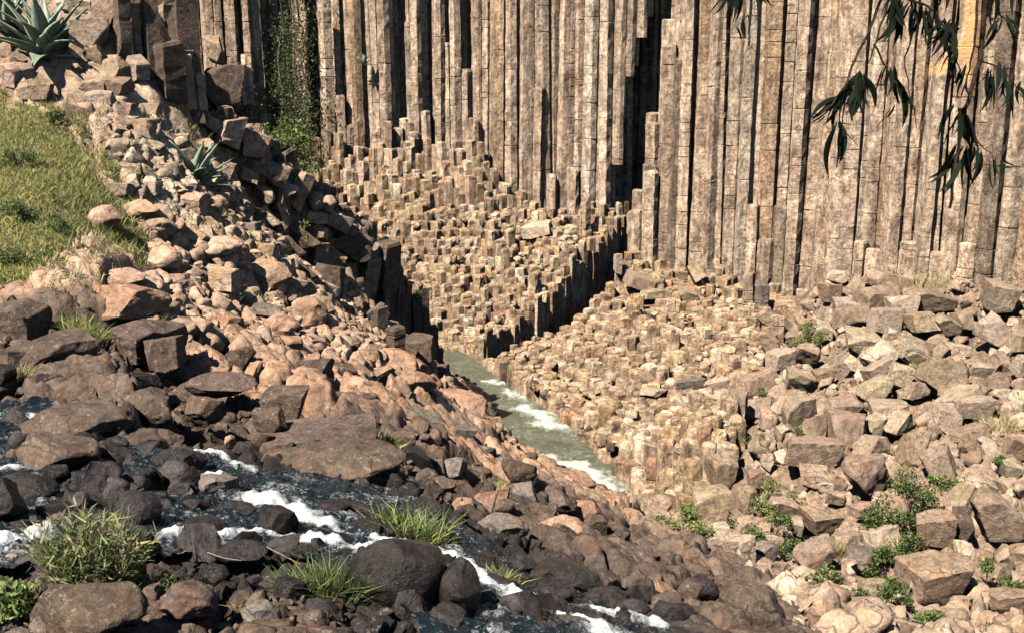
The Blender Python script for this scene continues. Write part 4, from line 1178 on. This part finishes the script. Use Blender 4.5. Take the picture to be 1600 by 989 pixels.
# creeper down the recess of the cliff
par = empty('creeper', P(462, 180, 49), label='green creeper hanging down the recess of the column wall', cat='creeper', kind='thing')
cen = []; cc = []
for k in range(260):
    v = rng.random() ** .7
    py = -40 + 310 * v; px = 460 + rng.normal(0, 13 + 7 * v)
    c = P(px, py, rng.uniform(46.6, 48.0) if px > 478 else rng.uniform(47.6, 50.0))
    nl = int(10 + 60 * v)
    cen.append(c + rng.normal(size=(nl, 3)) * (.22, .22, .34)); cc.append(mixcols(nl, [GRN * .5, DGR, DGR * .8, GRN * .7, np.array([.14, .12, .07])]))
cen = np.concatenate(cen); cc = np.concatenate(cc)
V, F, C = leaves(cen, .13 * rng.uniform(.5, 1.3, len(cen)), cc)
link('foliage', mesh_np('foliage', V - np.array(par.location), F, M['leaf'], C), par)
S = Soup()
for px in (438, 452, 463, 476):
    V, F = tube([P(px + 4 * math.sin(py * .05), py, 49.0 + .4 * math.sin(py * .03)) - np.array(par.location) for py in range(-60, 261, 20)], [.05 - .002 * k for k in range(17)], 5)
    S.add(V, F, (.16, .125, .09))
link('stems', S.mesh('stems', M['rubble']), par)

# ---- grass tufts and reeds
def tuft(label, px, py, w, h, n, pal, wid=.011, bend=.7, name='grass_tuft', group='grass tufts between the rocks'):
    q = hit(px, py + h * .42)
    s = pxm(q[1]); W, H = w * s, h * s
    root_c = np.array(q)
    a = rng.uniform(0, 2 * math.pi, n); r = np.sqrt(rng.random(n))
    b = np.c_[.45 * W * r * np.cos(a), .3 * W * r * np.sin(a), np.full(n, -.03)]
    gz = ground(root_c[0] + b[:, 0], root_c[1] + b[:, 1]) - root_c[2]
    b[:, 2] += np.clip(gz, -.25, .15)
    d = np.c_[np.cos(a) * r * .6 + rng.normal(0, .22, n), np.sin(a) * r * .5 + rng.normal(0, .22, n), np.ones(n)]
    V, F, C = blades(b, d, H * rng.uniform(.45, 1.15, n), wid * rng.uniform(.6, 1.4, n), bend * rng.uniform(.3, 1.3, n), mixcols(n, pal))
    o = link(name, mesh_np(name, V, F, M['grass'], C), label=label, cat='grass', group=group, kind='thing')
    o.location = root_c
    return o
for args in [('yellow grass patch beside the orange hump rock',130,508,74,30,500,(YEL,GRN)),('yellow grass at the picture edge above the stream',30,580,46,44,300,(YEL,DRY)),('strip of yellow grass on the dark hump rock',152,600,90,18,350,(YEL,DRY)),
 ('dry upright grass in front of the orange hump rock',212,488,84,40,500,(YEL * .7,GRN,DRY)),('green weeds below the tan rocks',272,462,52,24,400,(GRN,BRI)),('weeds right of the green ones below the tan rocks',328,484,44,26,350,(GRN,BRI,YEL)),
 ('yellow green grass on the end of the shelf rock',592,690,54,46,400,(YEL,GRN)),('dry grass patch above the stream beside the rounded grey rocks',758,748,84,28,500,(YEL,DRY)),('long green grass clump behind the round black boulder',648,815,110,76,520,(GRN,GRN * 1.2,DGR,YEL)),
 ('dark long grass at the near side of the round black boulder',508,905,100,90,700,(DGR,GRN,GRN * .8)),('thin grass growing on the face of the round black boulder',668,893,46,44,60,(GRN,YEL)),('small yellow grass clump in the white water',780,900,42,44,220,(YEL,GRN)),
 ('dry grass clump on the brown slab',1072,908,56,34,220,(YEL,DRY)),('green grass at the foot of the grey angular block',838,782,26,34,160,(GRN,)),('grass beside the smooth brown slab',1180,905,40,20,120,(YEL,GRN)),('dry grass between the brown rocks above the shelf rock',448,598,54,40,260,(DRY,YEL,GRN)),
 ('low grass strip behind the shelf rock',566,640,66,18,260,(YEL,GRN)),('grass on the terrace beside the fallen column',1112,436,46,24,300,(YEL,GRN)),('grass on the upper terrace below the cliff',760,345,120,16,300,(YEL,GRN)),('grass by the pale slab on the upper terrace',870,345,60,16,200,(YEL,GRN)),
 ('green tuft in the near corner rocks beneath the reeds',240,915,70,50,300,(GRN,BRI)),('dry straw tuft on the near rocks at the lower edge',395,938,60,30,260,(DRY,)),('pale moss grass on the orange rock above the ledge foot',552,548,40,20,160,(YEL,GRN)),('grass on the middle of the boulder slope gravel',1450,560,60,20,160,(YEL,GRN)),
 ('dry grass under the speckled wall on the slope',1440,440,120,22,320,(DRY,YEL)),('dry grass on the bare gravel at the picture edge',1560,660,80,24,240,(DRY,YEL)),('dry grass below the tall layered block',1410,860,80,30,240,(DRY,YEL)),('dry grass beside the low bush under the layered boulder',1300,850,80,30,240,(DRY,YEL))]:
    tuft(*args)
# reed clump: stems with broad leaves
q = hit(150, 930); s = pxm(q[1]); q = q + np.array([0, 0, .12])
root = empty('reed_clump', q, label='tall pale green clump of leafy reeds on the brown boulder by the stream', cat='reeds', kind='thing')
n = 420
a = rng.uniform(0, 2 * math.pi, n); r = np.sqrt(rng.random(n))
b = np.c_[68 * s * r * np.cos(a), 36 * s * r * np.sin(a), rng.uniform(-.05, .0, n)]
d = np.c_[.35 * np.cos(a) * r + rng.normal(0, .16, n), .3 * np.sin(a) * r + rng.normal(0, .16, n), np.ones(n)]
ln = rng.uniform(50, 155, n) * s * (1.05 - .35 * r)
V, F, C = blades(b, d, ln, rng.uniform(.004, .008, n), .25, mixcols(n, [np.array([.22, .24, .11]), DRY * .9, GRN * 1.3]))
link('stems', mesh_np('stems', V, F, M['grass'], C), root)
bb, dd, ll = [], [], []
for i in range(n):
    for k in range(6):
        t = rng.uniform(.15, .9)
        u = d[i] / np.linalg.norm(d[i])
        bb.append(b[i] + u * ln[i] * t); dd.append(u * .7 + rng.normal(0, .45, 3)); ll.append(rng.uniform(14, 34) * s)
V, F, C = blades(np.array(bb), np.array(dd), np.array(ll), rng.uniform(.008, .015, len(bb)), .5, mixcols(len(bb), [np.array([.27, .30, .14]), np.array([.33, .35, .18]), DRY, GRN * 1.2]))
link('leaves', mesh_np('leaves', V, F, M['grass'], C), root)

# ---- agaves: each thick leaf a part
def agave_leaf(seed):
    g = np.random.default_rng(seed)
    V, F = [], []
    K = 9
    cv = g.uniform(.05, .35)
    for k in range(K):
        t = k / (K - 1)
        w = (.075 + .05 * math.sin(math.pi * min(t * 1.25, 1))) * (1 - t ** 2.6) + .002
        z = t - cv * .5 * t * t; x = cv * t * t
        for u_, dn, th in ((-1, .035, 0), (-.5, .008, 0), (0, -.006, 0), (.5, .008, 0), (1, .035, 0), (.5, -.02, 1), (0, -.035, 1), (-.5, -.02, 1)):
            V.append((x - dn * (1 - t * .7) * (1 if not th else -1) * (1 if not th else -1) * (1), u_ * w, z))
    for k in range(K - 1):
        for i in range(8):
            j = (i + 1) % 8
            F += [(k * 8 + i, k * 8 + j, (k + 1) * 8 + j), (k * 8 + i, (k + 1) * 8 + j, (k + 1) * 8 + i)]
    return mesh_np('agave_leaf', np.array(V), np.array(F), M['agave'])
AL = [agave_leaf(i) for i in range(6)]
def agave(label, px, py, Rm, n, Y=None):
    q = hit(px, py) if Y is None else P(px, py, Y)
    root = empty('agave', q, label=label, cat='agave', group='agaves on the rocky bank', kind='thing')
    for i in range(n):
        t = i / n
        o = link('leaf', random.choice(AL), root)
        el = 12 + 70 * t + random.uniform(-8, 8)
        o.rotation_euler = Matrix.Rotation(R(i * 137.5 + random.uniform(-10, 10)), 3, 'Z').to_4x4().__matmul__(Matrix.Rotation(R(90 - el), 4, 'Y')).to_euler()
        L = Rm * random.uniform(.8, 1.1) * (1 - .15 * t)
        o.scale = (L, L * 1.05, L)
        o.location = (0, 0, .05 + .12 * t * Rm)
    return root
agave('large grey green agave above the grassy slope', 72, 96, 1.6, 28)
agave('agave partly cut by the picture edge, above the grassy slope', 18, 56, 1.3, 20)
agave('grey green agave among the blocks in the middle of the ledge', 308, 296, 1.15, 22)
agave('small dark agave on a broken column of the cliff', 570, 104, .62, 16, 46.9)

# ---- gum twigs hanging into the picture, close to the camera
def gum_leaf(seed):
    g = np.random.default_rng(seed)
    V, F = [], []
    K = 9; cv = g.uniform(-.26, .26)
    for k in range(K):
        t = k / (K - 1)
        w = .105 * math.sin(math.pi * t ** .75) ** .9 + .004
        x = cv * math.sin(math.pi * t * .9)
        z = -t
        V += [(x - w, .03 * math.sin(3 * t) + .02, z), (x, .03 * math.sin(3 * t), z), (x + w, .03 * math.sin(3 * t) + .02, z)]
    for k in range(K - 1):
        for i in (0, 1):
            a = k * 3 + i
            F += [(a, a + 1, a + 4), (a, a + 4, a + 3)]
    return mesh_np('gum_leaf', np.array(V), np.array(F), M['gum'])
GL = [gum_leaf(i) for i in range(6)]
def gum(label, Yd, twigs, clusters):
    o0 = P(twigs[0][0][0][0], twigs[0][0][0][1], Yd)
    root = empty('gum_branch', o0, label=label, cat='branch', group='gum twigs hanging in front of the cliff', kind='thing')
    s = pxm(Yd)
    for pts, r0, r1 in twigs:
        K = len(pts)
        pp = []
        for k in range(K - 1):
            for t in np.linspace(0, 1, 5)[:-1]:
                x = pts[k][0] * (1 - t) + pts[k + 1][0] * t; y = pts[k][1] * (1 - t) + pts[k + 1][1] * t
                pp.append(P(x + rng.normal(0, .9), y, Yd + .02 * math.sin(k + t)) - o0)
        pp.append(P(*pts[-1], Yd) - o0)
        rr = np.linspace(r0, r1, len(pp)) * s
        V, F = tube(pp, rr, 6)
        t = link('twig', mesh_np('twig', V, F, M['bark']), root)
        t.color = (.05, .032, .022, 1)
    for (px, py, n, L, ang, spread) in clusters:
        for k in range(n + n // 3):
            o = link('leaf', random.choice(GL), root)
            a = ang + random.uniform(-spread, spread)
            o.location = P(px + rng.normal(0, 5), py + rng.normal(0, 5), Yd + rng.normal(0, .03)) - o0
            l = L * random.uniform(.55, 1.08) * s
            o.scale = (l * random.uniform(.5, .8), l, l)
            o.rotation_euler = (Matrix.Rotation(R(-a), 4, 'Y') @ Matrix.Rotation(R(random.uniform(-25, 25)), 4, 'X') @ Matrix.Rotation(R(random.uniform(-55, 55)), 4, 'Z')).to_euler()
    return root
gum('dark gum twig with leaf bunches hanging in front of the speckled cliff', 3.3,
    [([(1388,-30),(1362,40),(1335,95),(1320,135),(1300,165),(1282,178)], 2.6, 1.0), ([(1392,-10),(1370,60),(1357,100)], 2.0, 1.0), ([(1366,70),(1384,105),(1400,130),(1424,168)], 1.6, .7), ([(1316,140),(1312,175),(1310,200)], 1.4, .8), ([(1310,195),(1340,228)], 1.0, .5)],
    [(1345,118,11,62,-4,32),(1330,135,6,58,-18,25),(1315,150,5,52,-25,30),(1310,195,4,84,3,8),(1385,110,6,56,-6,26),(1400,128,5,58,12,22),(1290,172,3,30,-60,30),(1398,170,2,50,-20,15)])
gum('dark leafy gum bunch at the upper picture edge', 3.1,
    [([(1424,-30),(1425,30),(1424,62),(1412,92),(1420,140),(1432,200)], 2.0, .7), ([(1420,0),(1445,8),(1462,20),(1478,50),(1500,110)], 2.0, .9), ([(1400,-20),(1405,10)], 2.4, 1.6)],
    [(1398,-8,9,52,-4,30),(1415,4,6,62,-10,22),(1432,8,6,54,0,20),(1448,14,6,56,6,20),(1466,-30,4,70,0,10),(1484,36,9,58,-14,38),(1496,40,4,50,-50,20),(1490,75,4,44,-30,20),(1492,92,4,44,-8,20)])
gum('drooping gum stem with clustered leaves beside the ochre scar', 3.2,
    [([(1541,-40),(1538,40),(1531,95),(1512,160),(1502,200),(1493,262),(1484,326)], 4.2, 2.2), ([(1528,-30),(1524,60),(1515,110),(1502,150)], 2.2, 1.2), ([(1531,95),(1558,105),(1582,125),(1602,160)], 1.4, .7), ([(1500,190),(1530,225),(1552,245)], 1.4, .6)],
    [(1506,108,5,40,-10,35),(1505,170,13,58,2,26),(1490,165,2,56,-14,8),(1496,242,4,64,-30,18),(1508,232,5,62,3,18),(1530,236,4,52,-3,12),(1548,250,4,46,6,14),(1560,252,2,36,75,10),(1545,115,5,58,-20,35),(1560,100,2,50,-2,10),(1572,130,4,44,8,30),(1585,125,3,62,18,14)])
gum('gum sprig at the corner above the cliff foot, cut by the picture edge', 3.3,
    [([(1552,-30),(1558,20),(1572,32),(1590,66)], 1.8, .7)], [(1556,-25,4,66,3,14),(1560,28,3,52,-28,12),(1572,30,3,52,24,14),(1590,-30,2,56,8,10)])
gum('small gum sprig hanging from the top edge before the tall broken column', 3.3,
    [([(1172,-30),(1173,20),(1170,72)], 2.6, 1.6), ([(1135,-30),(1132,5)], 1.4, .8)], [(1132,-6,3,34,-40,20),(1150,-20,4,58,-10,14),(1160,28,4,34,12,26),(1180,-20,3,40,25,20),(1205,-25,2,34,30,10)])

# ---- driftwood
def stick(label, pts, r):
    o0 = None; pp = []
    for (a, b) in pts:
        q = hit(a, b); q = q + np.array([0, 0, .10 + .25 * r])
        o0 = q if o0 is None else o0
        pp.append(q - o0)
    V, F = tube(pp, [r, r * .9, r * .55][:len(pp)], 7)
    o = link('stick', mesh_np('stick', V, F, M['bark']), label=label, cat='stick', group='driftwood sticks', kind='thing')
    o.location = o0
    o.color = (.30, .23, .16, 1)
stick('short pale stick on the brown boulder above the stream', [(236,626), (240,640), (245,656)], .022)
stick('long pale stalk lying left of the dark grass clump', [(395,862), (430,880), (470,902)], .0045)
stick('thin bleached stalk on the dark rocks behind the reeds', [(318,880), (350,892), (378,896)], .004)
